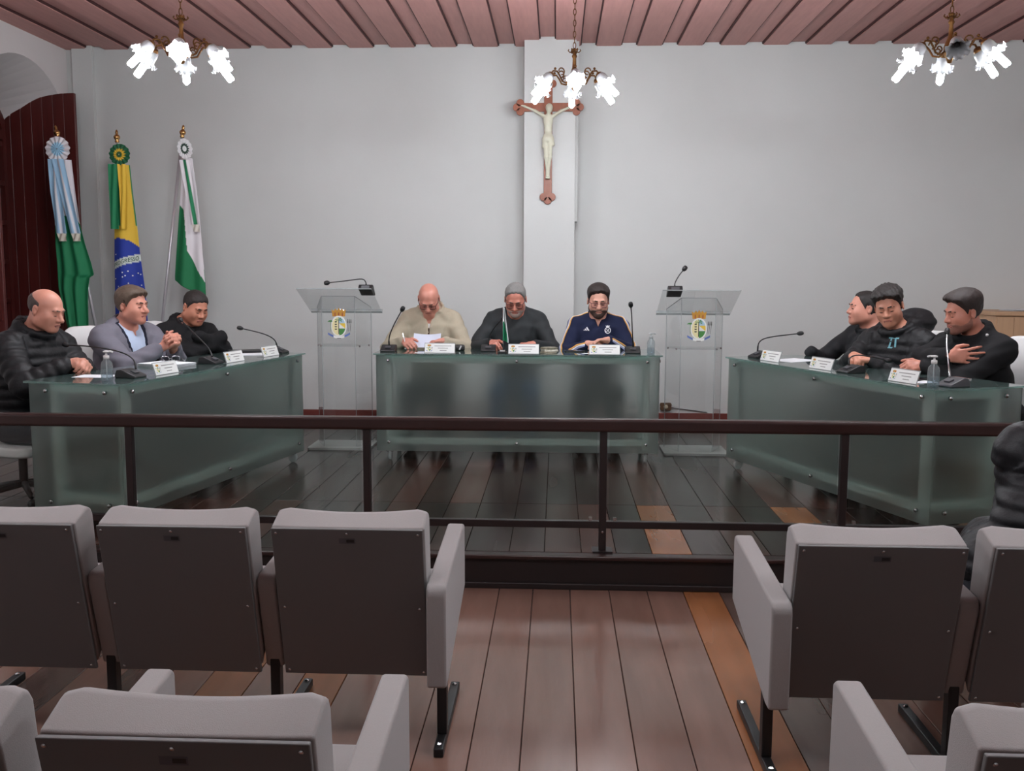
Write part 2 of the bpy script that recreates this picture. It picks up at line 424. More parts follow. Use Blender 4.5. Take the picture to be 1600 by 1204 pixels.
# ceiling: recessed boards with proud boards lapped over the joints
cl = MB(); cl.box((-4.5, -3.0, CEIL), (4.9, WALL_Y, CEIL+0.1)); ceil = struct(cl.build('ceiling', M_GAP))
x = -4.5; i = 0
edges = [-4.5]
while edges[-1] < 4.9: edges.append(edges[-1]+(0.375 if edges[-1] < -0.6 or edges[-1] > 0.9 else 0.36))
for i in range(len(edges)-1):
    x0 = edges[i]; x1 = edges[i+1]
    xm = x0+0.19
    ye = WALL_Y-0.002
    MB().box((x0, -3.0, CEIL-0.02), (min(4.9, x1+0.02), ye, CEIL)).build('board', M_CEIL, ceil)
    if xm < 4.9:
        z1 = CEIL-0.0205
        p = [(x0-0.012, z1), (x0-0.012, z1-0.026), (xm+0.012, z1-0.026), (xm+0.012, z1)]
        MB().prism([(min(4.9, max(-4.5, a)), b) for a, b in p], -3.0, ye, fXZ).build('board', M_CEIL, ceil)
        for xe in (x0-0.0125, xm+0.0125):  # added dark strips painting the shadow along both edges of the proud board
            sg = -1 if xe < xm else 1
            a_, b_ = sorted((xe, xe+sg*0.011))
            if a_ > -4.5 and b_ < 4.9: MB().box((a_, -3.0, z1-0.018), (b_, ye, z1)).build('joint_shadow_strip', M_CEILSHADOW, ceil)

# ------------------------------------------------------------------ railing
def railing():
    t = thing('railing', 'dark wooden handrail on metal posts with glass panes along platform edge', 'railing', (0, 4.707, PLAT))
    H = 0.66
    b = MB(); p = rrect(-0.032, H-0.062, 0.032, H+0.002, 0.014); b.prism(p, -4.45, 4.85, fYZ); b.build('handrail', M_RAIL, t, smooth=False)
    MB().box((-4.45, -0.014, 0.116), (4.85, 0.014, 0.152)).build('mid_rail', M_RAILM, t, bevel=0.003)
    xs = [-4.4, -3.29, -2.135, -0.935, 0.234, 1.398, 2.56, 3.7, 4.8]
    for x in xs:
        po = MB().box((x-0.018, -0.018, 0.0), (x+0.018, 0.018, H-0.06)).build('post', M_RAILM, t, bevel=0.003)
        q = MB().box((x-0.05, -0.045, 0.0), (x+0.05, 0.045, 0.008)); q.build('foot_plate', M_RAILM, po)
        q = MB(); q.lathe([(0, 0), (0.006, 0), (0.006, 0.004), (0, 0.005)], 8, 0, Matrix.Translation((x, -0.018, 0.1)) @ Matrix.Rotation(PI/2, 4, 'X')); q.build('screw', M_CHROME, po)
    for a, b_ in zip(xs[:-1], xs[1:]):
        MB().box((a+0.03, -0.004, 0.156), (b_-0.03, 0.004, H-0.062)).build('pane', M_PANE, t)
        for xx in (a+0.06, b_-0.06):
            MB().box((xx-0.008, -0.009, 0.15), (xx+0.008, 0.009, 0.17)).build('clip', M_CHROME, t)
railing()

# ------------------------------------------------------------------ frosted desks
TL, TD, TH = 2.08, 0.56, 0.79
def desk_parts(t, L):
    top = MB().prism(rrect(-0.02, -0.02, L+0.02, TD+0.02, 0.006, 2), TH-0.01, TH, fXY).build('table_top', M_TOPG, t)
    MB().box((0.0, 0.0, 0.075), (L, 0.008, TH-0.012)).build('front_panel', M_FROST, t)
    for x0 in (0.0, L-0.008):
        MB().box((x0, 0.009, 0.075), (x0+0.008, TD, TH-0.012)).build('end_panel', M_FROST, t)
    f = 0.045; a = 0.022
    px = (a+0.045, L-a-0.045-f); py = (a, TD-a-0.1)
    for x in px:
        for y in py:
            MB().box((x, y, 0.09), (x+f, y+f, TH-0.02)).build('post', M_FRAME, t, bevel=0.003, seg=1)
    for z in (0.12, TH-0.07):
        for y in (py if z > 0.3 else py[:1]): MB().box((px[0]+f, y, z), (px[1], y+f, z+f)).build('frame_rail', M_FRAME, t, bevel=0.003, seg=1)
        for x in px: MB().box((x, py[0]+f, z), (x+f, py[1], z+f)).build('frame_rail', M_FRAME, t, bevel=0.003, seg=1)
    def bolt(M):
        q = MB(); q.lathe([(0, 0.016), (0.009, 0.015), (0.011, 0.012), (0.011, 0.0), (0.006, 0), (0.006, -0.024)], 12, 0, M); q.build('bolt', M_CHROME, t, smooth=True)
    for z in (0.14, TH-0.05):
        for x in (px[0]+f/2, L/2, px[1]+f/2): bolt(Matrix.Translation((x, 0, z)) @ Matrix.Rotation(PI/2, 4, 'X'))
        for y in (0.09, TD-0.11):
            bolt(Matrix.Translation((0, y, z)) @ Matrix.Rotation(-PI/2, 4, 'Y'))
            bolt(Matrix.Translation((L, y, z)) @ Matrix.Rotation(PI/2, 4, 'Y'))
    for x in (px[0]+f/2, px[1]+f/2):
        for y in (py[0]+f/2, py[1]+f/2):
            c = MB(); c.lathe([(0.004, -0.012), (0.03, -0.012), (0.035, -0.006), (0.035, 0.006), (0.03, 0.012), (0.004, 0.012)], 18, 0, Matrix.Translation((x, y, 0.036)) @ Matrix.Rotation(PI/2, 4, 'Y'))
            wh = c.build('castor', M_CLEARE, t, smooth=True)
            MB().box((x-0.02, y-0.014, 0.06), (x+0.02, y+0.014, 0.09)).build('castor_fork', M_CHROME, wh)
def desk(label, loc, rz, L=TL):
    t = thing('glass_desk', label, 'desk', loc, rz, 'frosted glass desks')
    desk_parts(t, L); return t
desk_c = desk('frosted glass desk against the pillar, between the two clear lecterns', (-1.31, 6.965, PLAT), 0.0, 2.05)
# local x runs along the panel seen from the hall, local y goes away from it
aL = math.atan2(6.971-4.884, -1.841+2.269)          # panel direction of the desk by the flags
desk_l = desk('frosted glass desk on the flag side of the platform', (-2.262, 4.90, PLAT), aL, 2.08)
aR = math.atan2(4.976-6.888, 1.931-1.21)
desk_r = desk('frosted glass desk on the side of the wooden cabinet', (1.215, 6.88, PLAT), aR, 2.02)

# ------------------------------------------------------------------ auditorium seats
def seat_parts(t, W, left_arm, right_arm, legs):
    """local x=0 centre, +y towards the stage, back at y=0; z from the floor"""
    h = W/2-0.036
    # backrest cushion: profile in y,z
    prof = [(-0.005, 0.754), (0.082, 0.790), (0.098, 0.793), (0.118, 0.784), (0.13, 0.755), (0.17, 0.44), (0.16, 0.30), (0.125, 0.255)]
    b = MB(); NX = 14
    ring = []
    for i in range(NX+1):
        u = -1+2*i/NX; x = u*h
        sag = 0.016*(1-u*u)          # the top dips in the middle
        edge = 0.010*max(0, abs(u)-0.86)/0.14
        r_ = []
        for (y, z) in prof:
            zz = z-sag*(1 if z > 0.76 else 0.1) - (edge if z > 0.76 else 0); yy = y-(edge if y > 0.06 else -edge*0.2)
            r_.append((x, yy, zz))
        ring.append(r_)
    nP = len(prof); vs = [p for r_ in ring for p in r_]; fs = []
    for i in range(NX):
        for j in range(nP):
            j2 = (j+1) % nP
            fs.append((i*nP+j, i*nP+j2, (i+1)*nP+j2, (i+1)*nP+j))
    fs.append(tuple(range(nP))); fs.append(tuple(NX*nP+j for j in range(nP)))
    b.add(vs, fs); back = b.build('backrest', M_FABRIC, t, bevel=0.008, seg=2)
    # stiff back panel with screws and maker's tag
    g = h-0.004
    pa = MB(); pa.prism([(-0.022, 0.752), (-0.008, 0.752), (0.118, 0.235), (0.104, 0.235)], -g, g, fYZ)
    pan = pa.build('back_panel', M_SHELL, t, bevel=0.003)
    sl = math.atan2(0.126, 0.517)
    Rn = Matrix.Rotation(PI/2+sl, 4, 'X')
    def on(x, z): return (x, -0.0222+(0.752-z)*0.2437, z)
    for x, z in ((-g+0.015, 0.737), (0.0, 0.737), (g-0.015, 0.737), (-g+0.02, 0.48), (g-0.02, 0.48), (-g+0.015, 0.25), (g-0.015, 0.25)):
        q = MB(); q.lathe([(0.0045, 0), (0.0045, 0.0015), (0.002, 0.003), (0, 0.0032)], 8, 0, Matrix.Translation(on(x, z)) @ Rn); q.build('screw', M_CHROME, pan)
    tg = MB(); P = [on(-0.025, 0.722), on(0.025, 0.722), on(0.025, 0.704), on(-0.025, 0.704)]
    tg.add([Vector(p)+Vector((0, -0.0006, 0)) for p in P], [(0, 1, 2, 3)])
    P = [on(-0.002, 0.718), on(0.022, 0.718), on(0.022, 0.708), on(-0.002, 0.708)]
    tg.add([Vector(p)+Vector((0, -0.0012, 0)) for p in P], [(0, 1, 2, 3)], 1)
    tg.build('maker_tag', [M_GREYP, M_BLACK], pan)
    # seat cushion
    s = MB().prism(rrect(0.11, 0.34, 0.60, 0.45, 0.035, 3), -h+0.002, h-0.002, fYZ); s.build('seat', M_FABRIC, t, bevel=0.01)
    MB().box((-h, 0.14, 0.30), (h, 0.55, 0.338)).build('seat_pan', M_BLACKM, t)
    def arm(x, outer):
        p = [(0.128, 0.245), (0.15, 0.26), (0.60, 0.375), (0.605, 0.385), (0.60, 0.605), (0.585, 0.618), (0.07, 0.58), (0.052, 0.57), (0.05, 0.54)] if not outer else [(-0.015, 0.245), (0.035, 0.245), (0.60, 0.375), (0.605, 0.385), (0.60, 0.605), (0.585, 0.618), (0.0, 0.575), (-0.016, 0.565), (-0.022, 0.54)]
        a = MB().prism(p, x-0.031, x+0.031, fYZ); a.build('armrest', M_FABRIC, t, bevel=0.009, seg=3)
    def leg(x):
        l = MB().box((x-0.016, 0.12, 0.03), (x+0.016, 0.16, 0.30)); lo = l.build('leg', M_BLACKM, t, bevel=0.003)
        MB().box((x-0.016, 0.02, 0.0), (x+0.016, 0.54, 0.03)).build('foot_bar', M_BLACKM, lo, bevel=0.004)
        for y in (0.05, 0.51):
            q = MB(); q.lathe([(0.009, 0.03), (0.009, 0.034), (0.004, 0.038), (0, 0.038)], 8, 0, Matrix.Translation((x, y, 0))); q.build('bolt', M_CHROME, lo)
    if left_arm: arm(-W/2, left_arm == 2)
    if right_arm: arm(W/2, right_arm == 2)
    for x in legs: leg(x)
    return t
GS = 'grey auditorium seats'
def seat(label, x, y, W, la, ra, legs):
    t = thing('auditorium_seat', label, 'seat', (x, y, 0), 0, GS); seat_parts(t, W, la, ra, legs); return t
pw = 0.55
seat('grey seat beside the aisle in the front row, flag side, its far armrest free', -0.365-pw/2, 2.90, pw, 1, 2, (pw/2, -pw/2))
seat('grey seat in the middle of the front row on the flag side', -0.365-pw*1.5, 2.90, pw, 1, 0, (-pw/2,))
seat('grey front row seat cut off by the picture edge below the dark red shutter', -0.365-pw*2.5, 2.90, pw, 1, 0, (-pw/2,))
seat('grey seat nearest the camera on the flag side, cut by the bottom edge', -0.365-pw/2, 1.54, pw, 1, 2, (pw/2, -pw/2))
seat('grey seat corner at the lower edge of the photo, flag side, second row', -0.365-pw*1.5, 1.54, pw, 1, 0, (-pw/2,))
pr_ = 0.565
seat('grey aisle seat in the front row on the side of the person in the puffer', 0.668+pr_/2, 2.80, pr_, 2, 1, (pr_/2, -pr_/2))
seat('grey front row seat right behind the person in the black puffer', 0.668+pr_*1.5, 2.80, pr_, 0, 1, (pr_/2,))
seat('grey second row seat by the aisle, cut by the bottom edge, cabinet side', 0.668+pr_/2, 1.56, pr_, 2, 1, (pr_/2, -pr_/2))

# ------------------------------------------------------------------ crest artwork (flat print)
C_OCH = pr('crest_ochre', (196, 142, 52), 0.6); C_CRM = pr('crest_cream', (238, 228, 176), 0.6); C_GRN = pr('crest_green', (70, 132, 66), 0.6)
C_SKY = pr('crest_sky', (176, 206, 226), 0.6); C_YEL = pr('crest_yellow', (232, 196, 74), 0.6); C_BLU = pr('crest_blue', (96, 116, 176), 0.6)
C_WHT = pr('crest_white', (236, 236, 232), 0.6); C_DRK = pr('crest_dark', (58, 58, 52), 0.6); C_RED = pr('crest_red', (150, 60, 50), 0.6)
CREST_M = [C_OCH, C_CRM, C_GRN, C_SKY, C_YEL, C_BLU, C_WHT, C_DRK, C_RED]
def crest(mb, fn):
    """fn(u, v, lift) -> xyz with u, v in -0.5..0.5; drawn after the lectern's coat of arms"""
    def F(p, mi, l): mb.add([fn(u, v, l) for u, v in p], [tuple(range(len(p)))], mi)
    F([(-0.22, 0.22), (0.26, 0.22), (0.29, 0.47), (0.2, 0.42), (0.14, 0.5), (0.08, 0.43), (0.02, 0.53), (-0.04, 0.43), (-0.1, 0.5), (-0.17, 0.42), (-0.25, 0.47)], 0, 1)
    for u in (-0.12, 0.02, 0.16): F([(u-0.02, 0.24), (u+0.02, 0.24), (u+0.015, 0.36), (u-0.015, 0.36)], 8, 2)
    el = lambda cx, cy, a, b, a0, a1, n=14: [(cx+a*math.cos(a0+(a1-a0)*i/n), cy+b*math.sin(a0+(a1-a0)*i/n)) for i in range(n+1)]
    F(el(0.02, -0.12, 0.30, 0.37, 0, 2*PI, 24)[:-1], 6, 2)
    F(el(0.01, -0.12, 0.25, 0.32, PI/2, 1.5*PI), 1, 3)
    F(el(0.03, -0.12, 0.24, 0.32, 0.35, PI/2) + [(0.03, -0.02)], 3, 3)
    F([(0.03, -0.02)] + el(0.03, -0.12, 0.24, 0.32, -0.25, 0.35, 5), 4, 3)
    F([(0.03, -0.2)] + el(0.03, -0.12, 0.24, 0.32, -PI/2, -0.25, 8), 2, 3)
    for i in range(4): F([(-0.14, 0.05-i*0.085), (-0.05, 0.05-i*0.085), (-0.06, 0.01-i*0.085), (-0.13, 0.01-i*0.085)], 7, 4)
    F([(0.0, -0.4), (0.03, -0.4), (0.03, 0.12), (0.0, 0.12)], 7, 5)
    for a in range(7):
        an = R(-20+a*37); F([(0.015, 0.1), (0.015+0.13*math.cos(an)-0.02*math.sin(an), 0.11+0.1*math.sin(an)), (0.015+0.14*math.cos(an)+0.02*math.sin(an), 0.07+0.1*math.sin(an))], 2, 6)
    F([(-0.30, -0.3), (-0.285, -0.3), (-0.285, 0.05), (-0.30, 0.05)], 2, 2); F([(-0.42, 0.03), (-0.23, 0.03), (-0.24, 0.09), (-0.36, 0.08)], 2, 3)
    for u in (0.36, 0.42, 0.48): F([(u-0.04, -0.3), (u-0.028, -0.3), (u+0.008, 0.05), (u-0.008, 0.05)], 7, 2); F([(u-0.02, 0.0), (u+0.02, 0.0), (u+0.01, 0.13), (u-0.01, 0.13)], 7, 3)
    top = [(-0.4+0.84*i/12, -0.36-0.14*math.sin(PI*i/12)) for i in range(13)]
    for i in range(12):
        (a, b), (c, d) = top[i], top[i+1]
        F([(a, b-0.055), (c, d-0.055), (c, d+0.02), (a, b+0.02)], 5 if (i < 3 or i > 8) else 6, 7)
    F([(-0.06, -0.555), (0.1, -0.555), (0.1, -0.535), (-0.06, -0.535)], 7, 8)

# ------------------------------------------------------------------ clear lecterns
def lectern(label, loc):
    t = thing('lectern', label, 'lectern', loc, 0, 'clear acrylic lecterns')
    MB().prism(rrect(-0.245, 0.0, 0.245, 0.38, 0.025), 0.0, 0.016, fXY).build('base_plate', M_PLATE, t)
    z0 = 0.016
    fx, bx, y0, y1 = 0.128, 0.215, 0.085, 0.30
    MB().box((-fx, y0, z0), (fx, y0+0.006, 1.19)).build('front_panel', M_CLEAR, t)
    for s in (-1, 1):
        q = MB()
        a = Vector((s*(fx+0.001), y0+0.004, 0)); b = Vector((s*bx, y1, 0)); nrm = (b-a).cross(Vector((0, 0, 1))).normalized()*0.006
        if nrm.x*s < 0: nrm = -nrm
        prof = [(a, z0), (b, z0), (b, 1.10), (a, 1.19)]
        vs = [p+Vector((0, 0, z)) for p, z in prof] + [p+nrm+Vector((0, 0, z)) for p, z in prof]
        q.add(vs, [(0, 1, 2, 3), (7, 6, 5, 4), (0, 4, 5, 1), (1, 5, 6, 2), (2, 6, 7, 3), (3, 7, 4, 0)])
        sp = q.build('side_panel', M_CLEAR, t)
        # bright sawn edges
        e = MB(); e.tube([b+Vector((0, 0, z0)), b+Vector((0, 0, 1.10))], 0.0035, 6); e.build('edge', M_CLEARE, sp)
        e = MB(); e.tube([a+Vector((0, 0, z0)), a+Vector((0, 0, 1.19))], 0.003, 6); e.build('edge', M_CLEARE, sp)
        e = MB(); e.tube([a+Vector((0, 0, 1.19)), b+Vector((0, 0, 1.10))], 0.003, 6); e.build('edge', M_CLEARE, sp)
    e = MB(); e.tube([(-fx, y0, 1.19), (fx, y0, 1.19)], 0.003, 6); e.build('edge', M_CLEARE, t)
    sh = MB(); sh.prism([(-fx+0.004, y0+0.01), (fx-0.004, y0+0.01), (bx-0.006, y1-0.005), (-bx+0.006, y1-0.005)], 0.80, 0.808, fXY); sh = sh.build('shelf', M_CLEAR, t)
    for x, y in ((-0.15, 0.14), (0.15, 0.14), (-0.2, 0.26), (0.2, 0.26)):
        q = MB(); q.sphere((x*1.02, y, 0.80), 0.008, 8); q.build('bolt', M_CHROME, t)
    p = [(-0.055, 1.252), (0.40, 1.055), (0.397, 1.049), (-0.058, 1.246)]
    tr = MB().prism(p, -0.288, 0.288, fYZ).build('reading_shelf', M_CLEAR, t)
    for y, z in ((-0.056, 1.249), (0.3985, 1.052)):
        e = MB(); e.tube([(-0.288, y, z), (0.288, y, z)], 0.004, 6); e.build('edge', M_CLEARE, tr)
    e = MB().prism([(0.385, 1.062), (0.40, 1.055), (0.408, 1.075), (0.393, 1.082)], -0.288, 0.288, fYZ); e.build('lip', M_CLEARE, tr)
    c = MB(); crest(c, lambda u, v, l: (0.0+u*0.205, y0-0.0003-l*0.0003, 0.985+v*0.22)); c.build('coat_of_arms', CREST_M, t, fixn=False)
    return t
LEC_L, LEC_R = (-1.69, 7.36, PLAT), (1.068, 7.30, PLAT)
lectern('clear acrylic lectern beside the desk by the flags, its microphone bent sideways', LEC_L)
lectern('clear acrylic lectern in front of the wall socket, its microphone standing up', LEC_R)

# ------------------------------------------------------------------ chandeliers
def chandelier(label, loc, rz, no_bulb=(), seen=True):
    t = thing('chandelier', label, 'chandelier', loc, rz, 'brass chandeliers with glass tulip shades')
    h = MB(); h.lathe([(0.0, -0.09), (0.012, -0.085), (0.02, -0.06), (0.034, -0.035), (0.036, 0.0), (0.026, 0.03), (0.014, 0.06), (0.011, 0.12), (0.018, 0.135), (0.011, 0.15), (0.011, 0.17), (0.02, 0.18), (0.0, 0.19)], 14)
    for k in range(6):
        a = k*PI/3; d = Vector((math.cos(a), math.sin(a), 0))
        h.tube([d*0.008+Vector((0, 0, 0.165)), d*0.03+Vector((0, 0, 0.16)), d*0.042+Vector((0, 0, 0.172)), d*0.036+Vector((0, 0, 0.18))], 0.004, 6)
    h.build('hub', M_BRONZE, t, smooth=True)
    top = CEIL-loc[2]-0.05
    ch = MB(); z = 0.185; k = 0
    while z < top-0.06:
        pts = [(0.009*math.cos(q*PI/5), 0, 0.022*math.sin(q*PI/5)) for q in range(10)]
        Mx = Matrix.Translation((0, 0, z+0.02)) @ Matrix.Rotation(PI/2*k, 4, 'Z')
        ch.tube([Mx @ Vector(p) for p in pts], 0.0028, 5, closed=True)
        z += 0.036; k += 1
    ch.build('chain', M_BRONZE, t, smooth=True)
    q = MB(); q.lathe([(0, top-0.06), (0.012, top-0.06), (0.03, top-0.035), (0.055, top-0.01), (0.055, top+0.02)], 16); q.build('canopy', M_BRONZE, t, smooth=True)
    for k in range(6):
        a = -PI/2+k*PI/3
        Mz = Matrix.Rotation(a, 4, 'Z')
        am = MB()
        path = [(0.03, 0, -0.02), (0.06, 0, -0.045), (0.095, 0, -0.035), (0.115, 0, 0.0), (0.135, 0, 0.025), (0.165, 0, 0.025), (0.18, 0, 0.005)]
        am.tube([Mz @ Vector(p) for p in path], 0.006, 8)
        am.tube([Mz @ Vector((0.1+0.022*math.cos(q), 0, 0.028+0.022*math.sin(q))) for q in [i*0.6 for i in range(9)]], 0.0045, 6)
        am.tube([Mz @ Vector((0.07+0.016*math.cos(q), 0, -0.015+0.016*math.sin(q))) for q in [i*0.6 for i in range(9)]], 0.004, 6)
        am.sphere(Mz @ Vector((0.15, 0, 0.04)), 0.009, 8)
        am = am.build('arm', M_BRONZE, t, smooth=True)
        # lamp axis points outward and down
        ax = R(47)
        A = Mz @ Matrix.Translation((0.182, 0, 0.0)) @ Matrix.Rotation(PI/2+ax, 4, 'Y')   # local +z is the lamp axis
        hd = MB(); hd.lathe([(0.0, -0.012), (0.016, -0.01), (0.024, 0.0), (0.026, 0.012), (0.022, 0.02), (0.0, 0.021)], 12, 0, A); hd.build('holder', M_BRONZE, am, smooth=True)
        def rf(j, an, r):
            f = {5: 0.35, 6: 0.8, 7: 1.0}.get(j, 0.0)
            return r*(1+0.10*f*math.sin(an*6)), 0.010*f*math.cos(an*12)
        sh = MB(); sh.lathe([(0.018, 0.006), (0.031, 0.012), (0.036, 0.03), (0.037, 0.052), (0.039, 0.07), (0.046, 0.084), (0.057, 0.092), (0.063, 0.091)], 48, 0, A, rf)
        sh.build('lamp_shade', M_SHADE, t, smooth=True, fixn=False)
        if k not in no_bulb:
            bu = MB()
            for q in range(3):
                c, s_ = 0.0105*math.cos(q*2*PI/3), 0.0105*math.sin(q*2*PI/3)
                bu.tube([A @ Vector((c, s_, zz)) for zz in (0.036, 0.185, 0.193, 0.196)], [0.011, 0.011, 0.008, 0.002], 6, cap=False)
            bu.build('bulb', M_BULB, t, smooth=True)
            bs = MB(); bs.lathe([(0.0, 0.012), (0.014, 0.014), (0.017, 0.022), (0.017, 0.034), (0.0, 0.036)], 10, 0, A); bs.build('bulb_base', M_WHITE, t, smooth=True)
        else:
            q = MB(); q.lathe([(0.016, 0.02), (0.015, 0.05), (0.0, 0.05)], 10, 0, A); q.build('socket', M_BLACK, t, smooth=True)
    return t
chandelier('five-lamp-wide chandelier hanging in front of the crucifix', (0.102, 6.70, 2.845), R(2))
chandelier('chandelier above the flags, all its lamps lit', (-2.20, 5.75, 2.835), R(17))
chandelier('chandelier above the desk by the cabinet, one shade facing out unlit', (2.20, 5.75, 2.81), R(-12), no_bulb=(0,))
chandelier('chandelier over the audience seats on the flag side', (-2.5, 2.25, 2.85), R(10))
chandelier('chandelier over the audience seats on the cabinet side', (2.4, 2.25, 2.85), R(-10))
chandelier('chandelier over the aisle between the audience seats', (0.1, 2.45, 2.85), R(2))

# ================================================================== people (implicit surfaces)
V3 = lambda *a: np.array(a, float)
def C(a, b, ra, rb, k=0.02): return ('c', np.array(a, float), np.array(b, float), ra, rb, k)
def E_(c, r, k=0.02, Rm=None, op='u'): return ('e', np.array(c, float), np.array(r, float), Rm, k, op)
def pdist(p, X, Y, Z):
    if p[0] == 'c':
        a, b, ra, rb = p[1], p[2], p[3], p[4]; ba = b-a; L2 = float(ba@ba)+1e-12
        px, py, pz = X-a[0], Y-a[1], Z-a[2]
        h = np.clip((px*ba[0]+py*ba[1]+pz*ba[2])/L2, 0, 1)
        d = np.sqrt((px-h*ba[0])**2+(py-h*ba[1])**2+(pz-h*ba[2])**2)-(ra+(rb-ra)*h)
        return d, h*math.sqrt(L2)
    c, r, Rm = p[1], p[2], p[3]
    px, py, pz = X-c[0], Y-c[1], Z-c[2]
    if Rm is not None:
        px, py, pz = (Rm[0,0]*px+Rm[1,0]*py+Rm[2,0]*pz, Rm[0,1]*px+Rm[1,1]*py+Rm[2,1]*pz, Rm[0,2]*px+Rm[1,2]*py+Rm[2,2]*pz)
    k0 = np.sqrt((px/r[0])**2+(py/r[1])**2+(pz/r[2])**2)
    k1 = np.sqrt((px/r[0]**2)**2+(py/r[1]**2)**2+(pz/r[2]**2)**2)+1e-9
    return k0*(k0-1)/k1, Z
def pbox(p):
    if p[0] == 'c':
        r = max(p[3], p[4]); return np.minimum(p[1], p[2])-r, np.maximum(p[1], p[2])+r
    r = p[2] if p[3] is None else np.abs(p[3])@p[2]
    return p[1]-r, p[1]+r
def grow(p, e):
    if p[0] == 'c': return ('c', p[1], p[2], p[3]+e, p[4]+e, p[5])
    return ('e', p[1], p[2]+e, p[3], p[4], p[5])
def move(p, M, s=1.0):
    Rm = np.array(M.to_3x3())
    t = np.array(M.translation)
    if p[0] == 'c': return ('c', Rm@(p[1]*s)+t, Rm@(p[2]*s)+t, p[3]*s, p[4]*s, p[5]*s)
    return ('e', Rm@(p[1]*s)+t, p[2]*s, Rm if p[3] is None else Rm@p[3], p[4]*s, p[5])
def comb(F, d, k, op):
    if op == 'u':
        h = np.maximum(k-np.abs(F-d), 0)/k
        return np.minimum(F, d)-h*h*k*0.25
    d = -d
    h = np.maximum(k-np.abs(F-d), 0)/k
    return np.maximum(F, d)+h*h*k*0.25
def evalp(prims, P):
    X, Y, Z = P[:,0], P[:,1], P[:,2]; F = np.full(len(P), 1.0)
    for p in prims:
        k = p[5] if p[0] == 'c' else p[4]; op = 'u' if p[0] == 'c' else p[5]
        F = comb(F, pdist(p, X, Y, Z)[0], k, op)
    return F
def axis(lo, hi, res, fine=None, fres=None):
    a = [lo]
    while a[-1] < hi:
        st = res
        if fine and fine[0] <= a[-1] <= fine[1]: st = fres
        a.append(a[-1]+st)
    return np.array(a, np.float32)
class Grid:
    smooth = 2
    def __init__(s, prims, res, fine=None, fres=None, pad=0.03):
        bs = [pbox(p) for p in prims if not (p[0] == 'e' and p[5] == 's')]
        lo = np.min([b[0] for b in bs], 0)-pad; hi = np.max([b[1] for b in bs], 0)+pad
        s.ax = [axis(lo[i], hi[i], res, (fine[0][i], fine[1][i]) if fine else None, fres) for i in range(3)]
        s.F = np.full([len(a) for a in s.ax], 0.2, np.float32); s.S = np.zeros_like(s.F)
        for p in prims: s.put(p)
    def sl(s, lo, hi):
        return tuple(slice(max(0, int(np.searchsorted(s.ax[i], lo[i]))-1), int(np.searchsorted(s.ax[i], hi[i]))+1) for i in range(3))
    def co(s, q):
        return s.ax[0][q[0]][:,None,None], s.ax[1][q[1]][None,:,None], s.ax[2][q[2]][None,None,:]
    def put(s, p):
        k = p[5] if p[0] == 'c' else p[4]; op = 'u' if p[0] == 'c' else p[5]
        lo, hi = pbox(p); q = s.sl(lo-k-0.035, hi+k+0.035)
        if 0 in s.F[q].shape: return
        d, S = pdist(p, *s.co(q)); S = np.broadcast_to(S, d.shape)
        if op == 'u': s.S[q] = np.where(d < s.F[q], S, s.S[q])
        s.F[q] = comb(s.F[q], d, k, op)
    def cut(s, d): s.F = np.maximum(s.F, d)
    def mesh(s):
        F = s.F; sg = F < 0
        c = [sg[i:F.shape[0]-1+i, j:F.shape[1]-1+j, k:F.shape[2]-1+k] for i in (0,1) for j in (0,1) for k in (0,1)]
        n = sum(x.astype(np.int8) for x in c); act = (n > 0) & (n < 8)
        I = np.argwhere(act); idx = np.full(act.shape, -1, np.int32); idx[act] = np.arange(len(I))
        acc = np.zeros((len(I), 3), np.float32); cnt = np.zeros(len(I), np.float32)
        offs = [(i,j,k) for i in (0,1) for j in (0,1) for k in (0,1)]
        A = [s.ax[a] for a in range(3)]
        for o1 in offs:
            for a in range(3):
                if o1[a]: continue
                o2 = list(o1); o2[a] = 1
                p, q = I+np.array(o1), I+np.array(o2)
                v0 = F[p[:,0],p[:,1],p[:,2]]; v1 = F[q[:,0],q[:,1],q[:,2]]
                mk = (v0 < 0) != (v1 < 0)
                t = np.where(mk, v0/np.where(mk, v0-v1, 1), 0)
                for b in range(3):
                    x0 = A[b][p[:,b]]; x1 = A[b][q[:,b]]
                    acc[:,b] += np.where(mk, x0+(x1-x0)*t, 0)
                cnt += mk
        V = acc/cnt[:,None]; Q = []
        for a in range(3):
            s0 = [slice(None)]*3; s1 = [slice(None)]*3; s0[a] = slice(0, -1); s1[a] = slice(1, None)
            e0 = sg[tuple(s0)]; e1 = sg[tuple(s1)]
            b, c_ = (a+1) % 3, (a+2) % 3
            E = np.argwhere(e0 != e1); 
            E = E[(E[:,b] > 0) & (E[:,c_] > 0) & (E[:,b] < act.shape[b]) & (E[:,c_] < act.shape[c_])]
            if not len(E): continue
            fl = e0[E[:,0],E[:,1],E[:,2]]
            def g(db, dc):
                T = E.copy(); T[:,b] -= db; T[:,c_] -= dc; return idx[T[:,0],T[:,1],T[:,2]]
            q = np.stack([g(1,1), g(0,1), g(0,0), g(1,0)], 1)
            q[~fl] = q[~fl][:,::-1]; Q.append(q)
        Q = np.concatenate(Q) if Q else np.zeros((0,4), int)
        Q = Q[(Q >= 0).all(1)]
        for _ in range(s.smooth):
            A2 = np.zeros_like(V); n2 = np.zeros(len(V), np.float32)
            for i in range(4):
                a, b = Q[:,i], Q[:,(i+1) % 4]
                for d in range(3):
                    A2[:,d] += np.bincount(a, V[b,d], len(V))+np.bincount(b, V[a,d], len(V))
                n2 += np.bincount(a, None, len(V))+np.bincount(b, None, len(V))
            V = V*0.35+0.65*A2/np.maximum(n2, 1)[:,None]
        return V, Q
